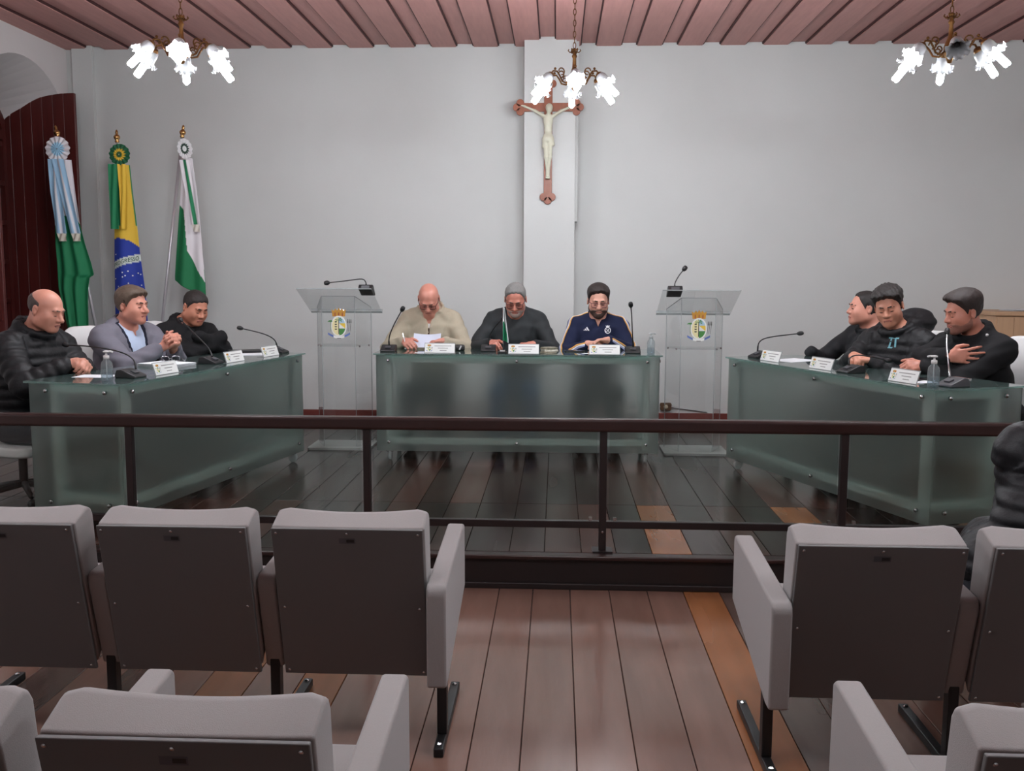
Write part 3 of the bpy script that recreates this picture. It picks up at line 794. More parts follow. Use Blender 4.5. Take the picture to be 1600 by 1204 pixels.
def np_mesh(name, V, Q, mats, parent=None, mi=None):
    me = bpy.data.meshes.new(name)
    me.vertices.add(len(V)); me.vertices.foreach_set('co', np.asarray(V, np.float32).ravel())
    me.loops.add(Q.size); me.loops.foreach_set('vertex_index', Q.astype(np.int32).ravel())
    me.polygons.add(len(Q)); me.polygons.foreach_set('loop_start', np.arange(0, Q.size, 4, dtype=np.int32))
    me.polygons.foreach_set('use_smooth', np.ones(len(Q), bool))
    for m in (mats if isinstance(mats, list) else [mats]): me.materials.append(m)
    if mi is not None: me.polygons.foreach_set('material_index', mi.astype(np.int32))
    me.update(calc_edges=True); me.validate()
    o = bpy.data.objects.new(name, me); COL.objects.link(o)
    if parent is not None: o.parent = parent
    return o
def xfv(V, M):
    A = np.array(M); return V@A[:3,:3].T+A[:3,3]

# head, facing -y, origin midway between the ears
def mir(p): 
    if p[0] == 'c': return ('c', p[1]*V3(-1,1,1), p[2]*V3(-1,1,1), *p[3:])
    return ('e', p[1]*V3(-1,1,1), p[2], p[3], p[4], p[5])
def head_prims(jaw=1.0, nose=1.0, chub=0.0):
    H = [E_((0, 0.015, 0.034), (0.079, 0.100, 0.086), 0.01), E_((0, -0.022, -0.035), (0.063+chub, 0.071, 0.076), 0.03)]
    two = [C((0.049+chub, 0.0, -0.062), (0.018*jaw, -0.066, -0.091), 0.024+chub, 0.02, 0.035), E_((0.038, -0.05, -0.028), (0.03, 0.03, 0.03), 0.04)]
    for p in two: H += [p, mir(p)]
    H += [E_((0, -0.076, -0.093), (0.024*jaw, 0.02, 0.02), 0.026), C((-0.032, -0.082, 0.025), (0.032, -0.082, 0.025), 0.0115, 0.0115, 0.02)]
    for s in (-1, 1): H.append(E_((0.032*s, -0.104, 0.003), (0.018, 0.0165, 0.011), 0.016, op='s'))
    H += [C((0, -0.088, 0.012), (0, -0.109*(0.6+0.4*nose), -0.026), 0.0085, 0.0135*nose, 0.012), E_((0, -0.083, -0.061), (0.028, 0.018, 0.02), 0.015)]
    for s in (-1, 1):
        H.append(E_((0.013*s*nose, -0.099, -0.031), (0.010, 0.012, 0.009), 0.008))
        H.append(E_((0.031*s, -0.0785, 0.003), (0.0145, 0.0135, 0.0115), 0.004))
    return H
def ear_prims():
    H = []
    for s in (-1, 1):
        Rm = np.array(Matrix.Rotation(s*R(18), 3, 'Z') @ Matrix.Rotation(R(-10), 3, 'X'))
        H.append(E_((0.083*s, 0.016, -0.003), (0.0085, 0.02, 0.032), 0.008, Rm))
        H.append(E_((0.09*s, 0.008, -0.002), (0.006, 0.008, 0.016), 0.006, Rm, 's'))
    return H
def hand_prims(W, d, n, side, curl=0.5, spread=0.0, s=1.0, thumb=1.0):
    """W wrist, d towards the knuckles, n out of the palm, side +1/-1 puts the thumb on cross(d, n)*side"""
    W = np.array(W, float); d = np.array(d, float); d /= np.linalg.norm(d)
    n = np.array(n, float); n -= d*(n@d); n /= np.linalg.norm(n)
    l = np.cross(d, n)*side
    P = [C(W-d*0.01, W+d*0.03, 0.026*s, 0.024*s, 0.012)]
    for i in range(4):
        lat = (0.031-0.0205*i)*s
        K = W+d*(0.088-0.004*abs(i-1)-(0.008 if i == 3 else 0))*s+l*lat*1.02
        P.append(C(W+d*0.02+l*lat*0.7, K, 0.0145*s, 0.0125*s, 0.012))
        L = [0.044, 0.049, 0.045, 0.035][i]*s
        a1 = curl*R(62)+R(6); a2 = curl*R(140)+R(10); a3 = curl*R(190)+R(12)
        fd = d+l*spread*(1.5-i)*0.35; fd /= np.linalg.norm(fd)
        q0 = K; 
        for j, (ang, ln, r) in enumerate(((a1, L, 0.0098), (a2, L*0.62, 0.009), (a3, L*0.5, 0.0082))):
            q1 = q0+(fd*math.cos(ang)+n*math.sin(ang))*ln
            P.append(C(q0, q1, r*s, (r-0.0006)*s, 0.004)); q0 = q1
    t0 = W+d*0.022*s+l*0.022*s; t1 = t0+(d*0.55+l*0.75*thumb+n*0.25)*0.042*s; t2 = t1+(d*0.85+l*0.25*thumb+n*0.35)*0.036*s; t3 = t2+(d*0.95+n*0.25)*0.024*s
    P += [C(t0, t1, 0.0155*s, 0.0125*s, 0.01), C(t1, t2, 0.0118*s, 0.0105*s, 0.006), C(t2, t3, 0.0105*s, 0.009*s, 0.004)]
    return P
def ik(S, W, hint, l1=0.285, l2=0.255):
    S = np.array(S, float); W = np.array(W, float); D = W-S; L = np.linalg.norm(D)
    if L > l1+l2-0.01: f = (L+0.01)/(l1+l2); l1 *= f; l2 *= f
    u = D/L; x = (l1*l1-l2*l2+L*L)/(2*L); h = math.sqrt(max(1e-6, l1*l1-x*x))
    q = np.array(hint, float); q -= u*(q@u); q /= np.linalg.norm(q)
    return S+u*x+q*h
SKINS = {}
def skin(c): return pr('skin_%d_%d_%d' % c, c, 0.45, noise=0.08, nscale=40, bump=0.04, bscale=120)
def cloth(c, rough=0.85, bump=0.25, bscale=400, noise=0.06): return pr('cloth_%d_%d_%d_%d' % (*c, int(rough*100)), c, rough, noise=noise, nscale=60, bump=bump, bscale=bscale, spec=0.25)
M_LENS = clear_glass('spectacle_lens', (240, 235, 238), 1.2, 0.02)

def person(label, loc, rz, sp):
    """sp: pose and clothing. Local frame: facing -y, +x is the person's left-hand side as the hall sees it, z from the platform."""
    t = thing('person', label, 'person', loc, rz)
    fat = sp.get('fat', 1.0)
    S = V3(*sp['S']); hw = sp.get('hw', 0.185); tw = R(sp.get('twist', 0))
    hp = V3(*sp['head']); hy, hpit, hrol = [R(a) for a in sp['look']]     # look: yaw, pitch down, roll
    hs = sp.get('hs', 0.98)
    HM = Matrix.Translation(Vector(hp)) @ Matrix.Rotation(hy, 4, 'Z') @ Matrix.Rotation(hrol, 4, 'Y') @ Matrix.Rotation(hpit, 4, 'X')
    ct, st = math.cos(tw), math.sin(tw)
    rx = V3(ct, st, 0)
    H = V3(*sp.get('H', (0, 0, 0.50)))
    dropL, dropR = sp.get('drop', (0, 0))
    SL = S+rx*hw-V3(0, 0, 0.035+dropL); SR = S-rx*hw-V3(0, 0, 0.035+dropR)
    chest = S+V3(0, 0.015, -0.14); belly = (H+chest)/2+V3(0, -0.01, 0)
    nb = S+V3(0, 0.02, 0.035)
    Rt = np.array(Matrix.Rotation(tw, 3, 'Z'))
    torso = [E_(H, (0.175*fat, 0.135*fat, 0.13), 0.02), E_(belly, (0.163*fat, 0.125*fat, 0.19), 0.08), E_(chest, (0.172*fat, 0.115*fat, 0.18), 0.08, Rt),
             C(SL, SR, 0.052, 0.052, 0.06), C(nb+V3(0, 0.01, 0.01), S+(SL-S)*0.72+V3(0, 0.005, 0.012), 0.045, 0.05, 0.04), C(nb+V3(0, 0.01, 0.01), S+(SR-S)*0.72+V3(0, 0.005, 0.012), 0.045, 0.05, 0.04)]
    arms = []; hands = []
    for key, sj in (('L', SL), ('R', SR)):
        a = sp[key]
        W = V3(*a['w']); E = ik(sj, W, a.get('hint', (0.6 if key == 'L' else -0.6, 0.5, -0.5)))
        ar = 1.0 if fat < 1.1 else 1.05
        arms.append((sj, E, W, ar))
        fd = (W-E)/np.linalg.norm(W-E)
        if not a.get('hide'):
            hands += hand_prims(W, a.get('d', fd), a.get('n', (0, 0, -1)), a.get('side', 1 if key == 'R' else -1), a.get('curl', 0.45), a.get('spread', 0), thumb=a.get('thumb', 1.0))
    legs = []; feet = []
    for s in (-1, 1):
        hj = V3(0.09*s, -0.02, 0.47); kn = V3(0.135*s, -0.42, 0.47); an = V3(0.13*s, -0.36, 0.10)
        legs += [C(hj, kn, 0.088*fat, 0.062, 0.05), C(kn, an, 0.06, 0.043, 0.03)]
        feet += [C(an-V3(0, -0.02, 0.055), an+V3(0.01*s, -0.16, -0.06), 0.036, 0.032, 0.03)]
    hprim = head_prims(sp.get('jaw', 1.0), sp.get('nose', 1.0), sp.get('chub', 0.0))
    neck = [C(hp+np.array(HM.to_3x3())@V3(0, 0.028, -0.055), nb-V3(0, 0, 0.02), 0.053*(1+(fat-1)*0.5), 0.06*(1+(fat-1)*0.5), 0.03)]
    body = [move(p, HM, hs) for p in hprim] + neck + [move(p, HM, hs) for p in ear_prims()] + torso
    for sj, E, W, ar in arms: body += [C(sj, E, 0.05*ar, 0.042, 0.03), C(E, W, 0.042, 0.027, 0.015)]
    body += legs + [grow(f, -0.008) for f in feet] + hands
    fine = (hp-0.14, hp+0.14)
    gb = Grid(body, 0.0068, fine, 0.0042); gb.smooth = 1; V, Q = gb.mesh()
    np_mesh('body', V, Q, skin(sp.get('skin', (196, 138, 118))), t)
    # ---- clothes
    J = sp['jacket']; e = J.get('e', 0.014)
    jp = [grow(p, e) for p in torso[1:]] + [E_(H+V3(0, 0, 0.05), (0.18*fat+e, 0.14*fat+e, 0.11), 0.05)]
    for sj, E, W, ar in arms:
        fd = (W-E)/np.linalg.norm(W-E)
        jp += [C(sj, E, 0.051*ar+e, 0.044*ar+e, 0.03), C(E, W-fd*J.get('cuff', 0.02), 0.044*ar+e, 0.03+e*0.8, 0.015)]
    nd = hp-nb; nd = nd/np.linalg.norm(nd)
    def ring(c, nrm, r, tr, n=14, a0=0.0, a1=2*PI, sc=1.0):
        u = np.cross(nrm, V3(1, 0, 0)); u /= np.linalg.norm(u); v = np.cross(nrm, u)
        pts = [c+(u*math.cos(a0+(a1-a0)*i/n)+v*math.sin(a0+(a1-a0)*i/n)*sc)*r for i in range(n+1)]
        return [C(pts[i], pts[i+1], tr, tr, 0.012) for i in range(n)]
    nrm = nd*0.6+V3(0, -0.25, 0.75); nrm /= np.linalg.norm(nrm)
    if J.get('collar', True):
        ch = J.get('collar_h', 0.02); cr = J.get('collar_r', 0.07)*(1+(fat-1)*0.5)
        for q in range(max(1, int(ch/0.012))): jp += ring(nb+V3(0, -0.018, 0)+nrm*(0.006+0.012*q), nrm, cr+0.012+0.0015*q, J.get('collar_t', 0.011))
    jp += [p for p in J.get('extra', [])]
    G = Grid(jp, J.get('res', 0.0075))
    X, Y, Z = G.co((slice(None),)*3)
    if J.get('puff'):
        amp, pitch_ = J['puff']; G.F -= (amp*(np.abs(np.sin(PI*G.S/pitch_))-0.6)).astype(np.float32)
    wr = J.get('wrinkle', 0.006)
    G.F += (wr*np.sin(26*X+2.5*np.sin(23*Z)+7*Y+3*Z)*np.sin(24*Z+2.2*np.sin(19*X+4)+11*Y)).astype(np.float32)
    # neck opening
    nk = pdist(C(nb+nrm*0.0, hp, 0.058*(1+(fat-1)*0.5), 0.075, 0), X, Y, Z)[0]
    G.cut(-nk)
    Fopen = G.F
    def vcut(w0, slope, ztop, ybk=0.0):
        """wedge open at the front, widening upwards from zlow"""
        return None
    if J.get('v'):
        zl, wd, mid = J['v']         # lowest point, half width at the collar, x offset
        zt = nb[2]+0.02
        half = np.clip((Z-zl)/(zt-zl), 0, 1.3)*wd
        dv = np.abs((X-mid-S[0]*0)*ct+Y*st*0.0)-half
        dv = np.where(Y < S[1]-0.02, dv, 0.2)
        dv = np.maximum(dv, (zl-Z))
        G.F = np.maximum(G.F, -np.maximum(dv, -0.02*1.0)*np.ones_like(G.F)) if False else np.where(dv < 0, np.maximum(G.F, -dv), G.F)
    V, Q = G.mesh()
    jo = np_mesh(J.get('name', 'jacket'), V, Q, J['mat'], t)
    if J.get('label'): jo['label'] = J['label']
    bvh = BVHTree.FromPolygons([Vector(p) for p in V], [tuple(q) for q in Q])
    for sh in sp.get('shirts', []):
        pp = [grow(p, sh['e']) for p in torso[1:]]
        if sh.get('collar'): 
            for q in range(2): pp += ring(nb+nrm*(0.012+0.012*q), nrm, sh['collar'], 0.008)
        g = Grid(pp, 0.007); x, y, z = g.co((slice(None),)*3)
        g.cut(-pdist(C(nb, hp, 0.056, 0.07, 0), x, y, z)[0]); g.cut(0.62-z+0*x)
        if sh.get('v'):
            zl, wd, mid = sh['v']; zt = nb[2]+0.02
            dv = np.abs(x-mid)-np.clip((z-zl)/(zt-zl), 0, 1.3)*wd; dv = np.where(y < S[1]-0.02, dv, 0.2)
            g.F = np.where(dv < 0, np.maximum(g.F, -dv), g.F)
        v, q = g.mesh(); np_mesh(sh['name'], v, q, sh['mat'], t)
    # trousers and shoes
    tp = [grow(p, 0.012) for p in legs] + [grow(torso[0], 0.008)]
    v, q = Grid(tp, 0.011).mesh(); np_mesh('trousers', v, q, sp.get('trousers', cloth((40, 42, 48))), t)
    for f in feet:
        v, q = Grid([f, ('c', f[1]+V3(0, 0, 0.03), f[1]+V3(0, 0, 0.06), 0.036, 0.036, 0.02)], 0.009).mesh(); np_mesh('shoe', v, q, M_BLACK, t)
    # ---- face
    def surf(x, z):
        ys = np.linspace(-0.14, -0.02, 121); P = np.stack([np.full(121, x), ys, np.full(121, z)], 1)
        d = evalp(hprim, P); i = int(np.argmax(d < 0)); return ys[i]
    def hpart(name, prims, mat, res=0.0028, label=None):
        gg = Grid(prims, res, pad=0.012); gg.smooth = 0; v, q = gg.mesh(); o = np_mesh(name, xfv(v*hs, HM), q, mat, t); return o
    br = []
    hc = sp.get('brow', sp.get('hairc', (60, 48, 40)))
    for s in (-1, 1):
        pts = [(0.014*s, 0.027), (0.032*s, 0.030), (0.049*s, 0.023)]
        pts = [V3(x, surf(x, z)-0.0012, z) for x, z in pts]
        br += [C(pts[0], pts[1], 0.0038, 0.0042, 0.004), C(pts[1], pts[2], 0.0042, 0.003, 0.004)]
    hpart('eyebrows', br, pr('hair_%d_%d_%d' % hc, hc, 0.7, bump=0.5, bscale=500))
    ey = []
    for s in (-1, 1):
        zo = -0.002 if sp.get('eyes', 'down') == 'open' else -0.006
        pts = [(0.021*s, zo), (0.031*s, zo+0.002), (0.042*s, zo)]
        pts = [V3(x, surf(x, z)-0.0004, z) for x, z in pts]
        r_ = 0.0034 if sp.get('eyes') == 'open' else 0.0024
        ey += [C(pts[0], pts[1], r_*0.7, r_, 0.003), C(pts[1], pts[2], r_, r_*0.7, 0.003)]
    hpart('eyes', ey, pr('eye_dark', (38, 26, 24), 0.3), 0.002)
    zm = -0.061
    pts = [V3(x, surf(x, zm)-0.0002, zm+dz) for x, dz in ((-0.023, -0.002), (-0.009, 0.001), (0.009, 0.001), (0.023, -0.002))]
    pts2 = [p-V3(0, 0, 0.006) for p in pts]
    hpart('lips', [C(pts[i], pts[i+1], 0.0034, 0.0034, 0.003) for i in range(3)] + [C(pts2[0]*V3(0.8, 1, 1), pts2[3]*V3(0.8, 1, 1), 0.0036, 0.0036, 0.003)], pr('lips', sp.get('lipc', (150, 84, 78)), 0.4), 0.0024)
    base = hprim[:6]
    def shell(name, thick, region, c, res=0.0045, amp=0.002, prims=None, taper=0.028, smooth=2):
        """hair: the head's own surface lifted by thick(x,y,z) and kept where region < 0"""
        g = Grid([grow(p, 0.012) for p in (prims or base)], res, pad=0.035); 
        g.F[:] = 0.2
        for p in (prims or base): 
            lo, hi = pbox(p); k = p[5] if p[0] == 'c' else p[4]
            q = g.sl(lo-0.09, hi+0.09); g.F[q] = comb(g.F[q], pdist(p, *g.co(q))[0], k, 'u')
        x, y, z = g.co((slice(None),)*3)
        rg = region(x, y, z)
        g.F = (g.F-thick(x, y, z)*(0.12+0.88*np.sin(np.clip(-rg/taper, 0, 1)*PI/2))-amp*np.sin(160*x+40*z)*np.sin(120*y+60*x)*np.sin(90*z)).astype(np.float32)
        g.cut(rg.astype(np.float32) + 0*g.F)
        g.smooth = smooth; v, q = g.mesh()
        if len(q) == 0: return
        o = np_mesh(name, xfv(v*hs, HM), q, pr('hair_%d_%d_%d' % c, c, 0.6, noise=0.25, nscale=200, bump=0.35, bscale=420, stretch=(1, 0.3, 0.5)), t)
    hr = sp.get('hair')
    if hr:
        top = hr.get('top', 0.018); side = hr.get('side', 0.006); hl = hr.get('line', 0.078)
        ypts = np.array([-0.12, -0.075, -0.05, -0.03, -0.012, 0.0, 0.03, 0.12]); 
        zpts = np.array([hl, hl-0.004, hl-0.018, 0.028, -0.012, 0.025, -0.05, -0.075])
        def thick(x, y, z):
            a = np.clip((z-0.02)/0.09, 0, 1); a = a*a*(3-2*a)
            q = hr.get('quiff', 0.0)*np.exp(-((y+0.075)/0.04)**2-((z-0.1)/0.045)**2)
            return side+(top-side)*a+q+0*x
        def region(x, y, z):
            r_ = np.interp(np.broadcast_to(y, np.broadcast(x, y, z).shape), ypts, zpts)-z+hr.get('widow', 0.006)*np.sin(np.abs(x)*55)*(np.clip(-y-0.02, 0, 0.05)/0.05)+0.004*np.sin(70*x+1)+0.003*np.sin(190*x)
            if hr.get('bald') is not None:      # bare crown: keep only a band round the sides and back
                r_ = np.maximum(r_, z-hr['bald']-np.clip(y, 0, 0.1)*hr.get('bslope', 0.25))
                r_ = np.maximum(r_, hr.get('bfront', -0.01)-y)
            return r_
        shell('hair', thick, region, hr['c'], amp=hr.get('amp', 0.002))
    bd = sp.get('beard')
    if bd:
        def region(x, y, z):
            low = z-np.interp(np.broadcast_to(y, np.broadcast(x, y, z).shape), np.array([-0.12, -0.085, -0.06, -0.02, 0.01]), np.array([-0.047, -0.047, -0.060, -0.050, -0.02]))
            m_ = 1-np.sqrt((x/0.026)**2+((z+0.063)/0.0095)**2); m_ = m_*0.01
            return np.maximum(np.maximum(low, m_), y-0.012+0*x)
        shell('beard', lambda x, y, z: bd.get('t', 0.004)+0.002+0*x*y*z, region, bd['c'], 0.0033, 0.0005, hprim[:7]+[E_((0, -0.083, -0.061), (0.028, 0.018, 0.02), 0.015)], taper=0.012, smooth=1)
    if sp.get('glasses'):
        gm = MB(); yb = surf(0, 0.012)
        c = sp['glasses']
        for s in (-1, 1):
            cx_, yy = 0.0345*s, min(surf(0.034, 0.01), surf(0.034, -0.016))-0.010
            loop = [(u, yy+0.006*abs(u/0.06)**2, v) for u, v in rrect(cx_-0.027, -0.023, cx_+0.027, 0.014, 0.012, 4)]
            gm.tube(loop, 0.002, 6, closed=True)
            gm.tube([(0.061*s, yy+0.006, 0.009), (0.076*s, -0.05, 0.010), (0.083*s, 0.01, 0.008)], 0.0024, 6)
        gm.tube([(-0.008, yy, 0.003), (0, yy-0.002, 0.005), (0.008, yy, 0.003)], 0.0024, 6)
        gm.v = [tuple(HM @ (Vector(p)*hs)) for p in gm.v]
        go = gm.build('glasses', pr('spectacle_frame_%d' % c[0], c, 0.35), t, smooth=True)
        ln = MB()
        for s in (-1, 1):
            p = [tuple(HM @ (Vector((u, yy+0.001, v))*hs)) for u, v in rrect(0.0345*s-0.026, -0.022, 0.0345*s+0.026, 0.013, 0.011, 4)]
            ln.add(p, [tuple(range(len(p)))])
        ln.build('lens', M_LENS, go)
    sp['_'] = dict(t=t, bvh=bvh, HM=HM, arms=arms, S=S, nb=nb)
    return t
def ribbon(bvh, pts, w, lift, n=40):
    """strip of cloth laid on a garment along a path"""
    P = [Vector(p) for p in pts]; L = [0]
    for a, b in zip(P[:-1], P[1:]): L.append(L[-1]+(b-a).length)
    out = []
    for i in range(n+1):
        s = L[-1]*i/n; j = max(0, min(len(P)-2, int(np.searchsorted(L, s))-1)); u = (s-L[j])/(L[j+1]-L[j])
        out.append(P[j].lerp(P[j+1], u))
    q = [bvh.find_nearest(p) for p in out]
    loc = [a[0] for a in q]; nor = [a[1] for a in q]
    vs = []
    for i in range(len(loc)):
        t = (loc[min(i+1, n)]-loc[max(i-1, 0)]).normalized()
        nn = sum((nor[max(0, min(n, i+d))] for d in (-2, -1, 0, 1, 2)), Vector()).normalized()
        b = t.cross(nn).normalized()
        c0 = sum((loc[max(0, min(n, i+d))] for d in (-1, 0, 1)), Vector())/3
        vs += [c0+nn*lift-b*w/2, c0+nn*lift+b*w/2]
    fs = [(2*i, 2*i+1, 2*i+3, 2*i+2) for i in range(n)]
    return vs, fs
def decal(bvh, o, org, ux, uz, dirn, polys, mats, name, parent, lift=0.002):
    """flat print pressed on a garment: polys [(mat, [(u, v)...])]"""
    mb = MB()
    for li, (mi, p) in enumerate(polys):
        vs = []
        for u, v in p:
            q = Vector(org)+Vector(ux)*u+Vector(uz)*v
            h = bvh.ray_cast(q-Vector(dirn)*0.25, Vector(dirn), 0.6)
            vs.append((h[0] if h[0] else q)-Vector(dirn)*(lift+0.0006*li))
        mb.add(vs, [tuple(range(len(vs)))], mi)
    return mb.build(name, mats, parent, fixn=False)

# ------------------------------------------------------------------ the seated men
BLK = cloth((24, 24, 26)); NAVY = cloth((26, 32, 58)); BEI = cloth((178, 168, 148)); GRYC = cloth((112, 110, 120))
PUF = pr('black_puffer', (19, 19, 22), 0.55, spec=0.3, bump=0.2, bscale=60)
SHB = cloth((188, 202, 226)); NAVYD = cloth((30, 32, 46)); WHT = cloth((214, 210, 208)); BRN = cloth((70, 52, 44)); DGR = cloth((44, 47, 49), 0.7)
TBL = 0.79
people = {}
def P(key, label, loc, rz, **sp):
    person(label, (loc[0], loc[1], sp.get('z', PLAT)), R(rz), sp); people[key] = sp['_']; return sp['_']
TW = TBL+0.048
# --- centre desk
P('C1', 'bald man in glasses and a beige zip sweater reading a paper', (-1.005, 7.84), 0, S=(0, -0.13, 1.03), head=(0.0, -0.245, 1.165), look=(2, 40, 0), fat=1.1, hw=0.172,
  L=dict(w=(0.135, -0.43, TW+0.01), hint=(0.75, 0.45, -0.6), d=(-0.9, -0.35, 0), n=(-0.2, -0.2, -0.9), curl=0.55), R=dict(w=(-0.165, -0.44, TW+0.01), hint=(-0.75, 0.45, -0.6), d=(0.5, -0.8, -0.1), n=(0.6, 0, -0.7), curl=0.75),
  jacket=dict(name='sweater', mat=BEI, e=0.02, collar_h=0.05, collar_r=0.078, v=(0.915, 0.035, 0.0)), shirts=[dict(name='collar_lining', e=0.004, mat=WHT, collar=0.062)],
  skin=(206, 140, 122), glasses=(66, 28, 32), eyes='down', brow=(120, 92, 80), trousers=cloth((46, 50, 56)), jaw=1.1)
P('C2', 'grey-haired bearded man in glasses and a dark shirt, seated before the pillar', (-0.325, 7.84), 0, S=(0, -0.12, 1.03), head=(0.0, -0.225, 1.165), look=(-2, 30, 0), fat=1.08, hw=0.175,
  L=dict(w=(0.145, -0.43, TW-0.01), hint=(0.75, 0.45, -0.6), d=(-1, -0.25, 0.05), n=(0, 0, -1), curl=0.35), R=dict(w=(-0.175, -0.43, TW), hint=(-0.75, 0.45, -0.6), d=(0.25, -0.9, 0.0), n=(0.5, 0, -0.8), curl=0.6),
  jacket=dict(name='shirt', mat=DGR, e=0.018, collar_h=0.035, collar_r=0.068), hair=dict(c=(122, 120, 118), top=0.014, side=0.005, line=0.098), beard=dict(c=(172, 150, 142), t=0.0015),
  skin=(190, 122, 104), glasses=(52, 30, 34), brow=(70, 62, 60), trousers=cloth((60, 88, 128)))
a = P('C3', 'dark-haired bearded man in glasses and a navy striped sports top', (0.325, 7.84), 0, S=(0, -0.10, 0.99), head=(0.0, -0.165, 1.155), look=(2, 16, 0), fat=1.04, hw=0.175,
  L=dict(w=(0.075, -0.46, TW+0.03), hint=(0.75, 0.45, -0.6), d=(-1, -0.12, 0.0), n=(0, -0.2, -1), curl=0.3), R=dict(w=(-0.085, -0.44, TW-0.002), hint=(-0.75, 0.45, -0.6), d=(1, -0.2, 0.02), n=(0, -0.3, -1), curl=0.35),
  jacket=dict(name='sports_top', mat=NAVY, e=0.016, collar_h=0.015, collar_r=0.064, v=(0.95, 0.03, 0.0)), hair=dict(c=(40, 31, 28), top=0.028, side=0.007, line=0.088), beard=dict(c=(70, 50, 43), t=0.0025),
  skin=(206, 152, 132), glasses=(84, 34, 48), trousers=cloth((34, 36, 42)))
# stripes, three bars and club badge on the sports top
M_STW = cloth((226, 224, 228)); M_STY = cloth((224, 168, 88)); M_STL = cloth((150, 156, 196))
for s, (sj, E, W, ar) in zip((1, -1), a['arms']):
    nb = Vector(a['nb'])
    for off, mt in ((-0.014, M_STY), (0.003, M_STW), (0.020, M_STL)):
        sv, ev, wv = Vector(sj), Vector(E), Vector(W)
        dirn = Vector((s*0.75, -0.45, 0.3)).normalized()*0.09
        side_ = Vector((s*0.6, 0.5, -0.3)).normalized()*off
        pth = [nb+Vector((s*0.075, -0.035+off, 0.05)), nb.lerp(sv, 0.6)+Vector((0, -0.03+off, 0.10)), sv+Vector((s*0.03, -0.02+off, 0.09)), sv.lerp(ev, 0.35)+dirn+side_, sv.lerp(ev, 0.75)+dirn+side_,
               ev+Vector((s*0.03, -0.08, 0.0))+Vector((0, 0, -off)), ev.lerp(wv, 0.45)+Vector((0, -0.09, 0.035))+Vector((0, -off*0.3, -off)), ev.lerp(wv, 0.85)+Vector((0, -0.08, 0.03))+Vector((0, -off*0.3, -off))]
        vs, fs = ribbon(a['bvh'], pth, 0.0105, 0.0025, 60)
        MB().add(vs, fs).build('sleeve_stripe', mt, a['t'], fixn=False)
bars = [(0, [(-0.024, 0), (-0.013, 0), (-0.019, 0.008), (-0.024, 0.005)]), (0, [(-0.009, 0), (0.003, 0), (-0.008, 0.018), (-0.016, 0.012)]), (0, [(0.008, 0), (0.022, 0), (0.004, 0.029), (-0.005, 0.023)])]
decal(a['bvh'], None, (-0.09, -0.24, 0.925), (1, 0, 0), (0, 0, 1), (0, 1, 0), bars, [M_STW], 'sports_logo', a['t'])
el = lambda cx, cy, ax_, by, n=16: [(cx+ax_*math.cos(2*PI*i/n), cy+by*math.sin(2*PI*i/n)) for i in range(n)]
badge = [(0, el(0, 0, 0.025, 0.026)), (1, el(0, 0, 0.019, 0.020)), (0, [(-0.012, -0.009), (-0.007, -0.013), (0.012, 0.008), (0.008, 0.012)]), (0, el(0.007, -0.007, 0.004, 0.004, 10)), (0, el(-0.007, 0.007, 0.004, 0.004, 10)),
         (0, [(-0.011, 0.026), (0.011, 0.026), (0.017, 0.038), (0.006, 0.034), (0, 0.041), (-0.006, 0.034), (-0.017, 0.038)])]
decal(a['bvh'], None, (0.075, -0.24, 0.928), (1, 0, 0), (0, 0, 1), (0, 1, 0), badge, [M_STW, NAVY], 'club_badge', a['t'])
b = people['C1']
decal(b['bvh'], None, (0.0, -0.26, 0.925), (1, 0, 0), (0, 0, 1), (0, 1, 0), [(0, [(-0.006, -0.055), (0.006, -0.055), (0.006, 0.015), (-0.006, 0.015)]), (0, [(-0.009, -0.06), (0.009, -0.06), (0.009, -0.05), (-0.009, -0.05)])], [BRN], 'zipper', b['t'])
# --- desk by the flags: facing it means turning to +x
FL = 74
P('L1', 'balding man in a black puffer jacket, hands folded behind the sanitizer bottle', (-3.20, 5.60), FL, S=(0, -0.13, 0.965), head=(0.0, -0.235, 1.145), look=(8, 20, 0), fat=1.14, hw=0.2,
  L=dict(w=(0.02, -0.46, TW), hint=(0.75, 0.45, -0.6), d=(-0.5, -0.8, 0), n=(-0.6, 0, -0.6), curl=0.7), R=dict(w=(-0.09, -0.46, TW+0.01), hint=(-0.75, 0.45, -0.6), d=(0.6, -0.7, 0), n=(0.5, 0, -0.7), curl=0.75),
  jacket=dict(name='puffer_jacket', mat=PUF, e=0.03, puff=(0.010, 0.058), collar_h=0.07, collar_r=0.08, collar_t=0.017, wrinkle=0.004), hair=dict(c=(70, 60, 56), top=0.006, side=0.005, line=0.08, bald=0.045, bslope=0.35, bfront=0.0),
  skin=(200, 138, 118), nose=1.12, brow=(110, 88, 76), jaw=1.15, chub=0.006)
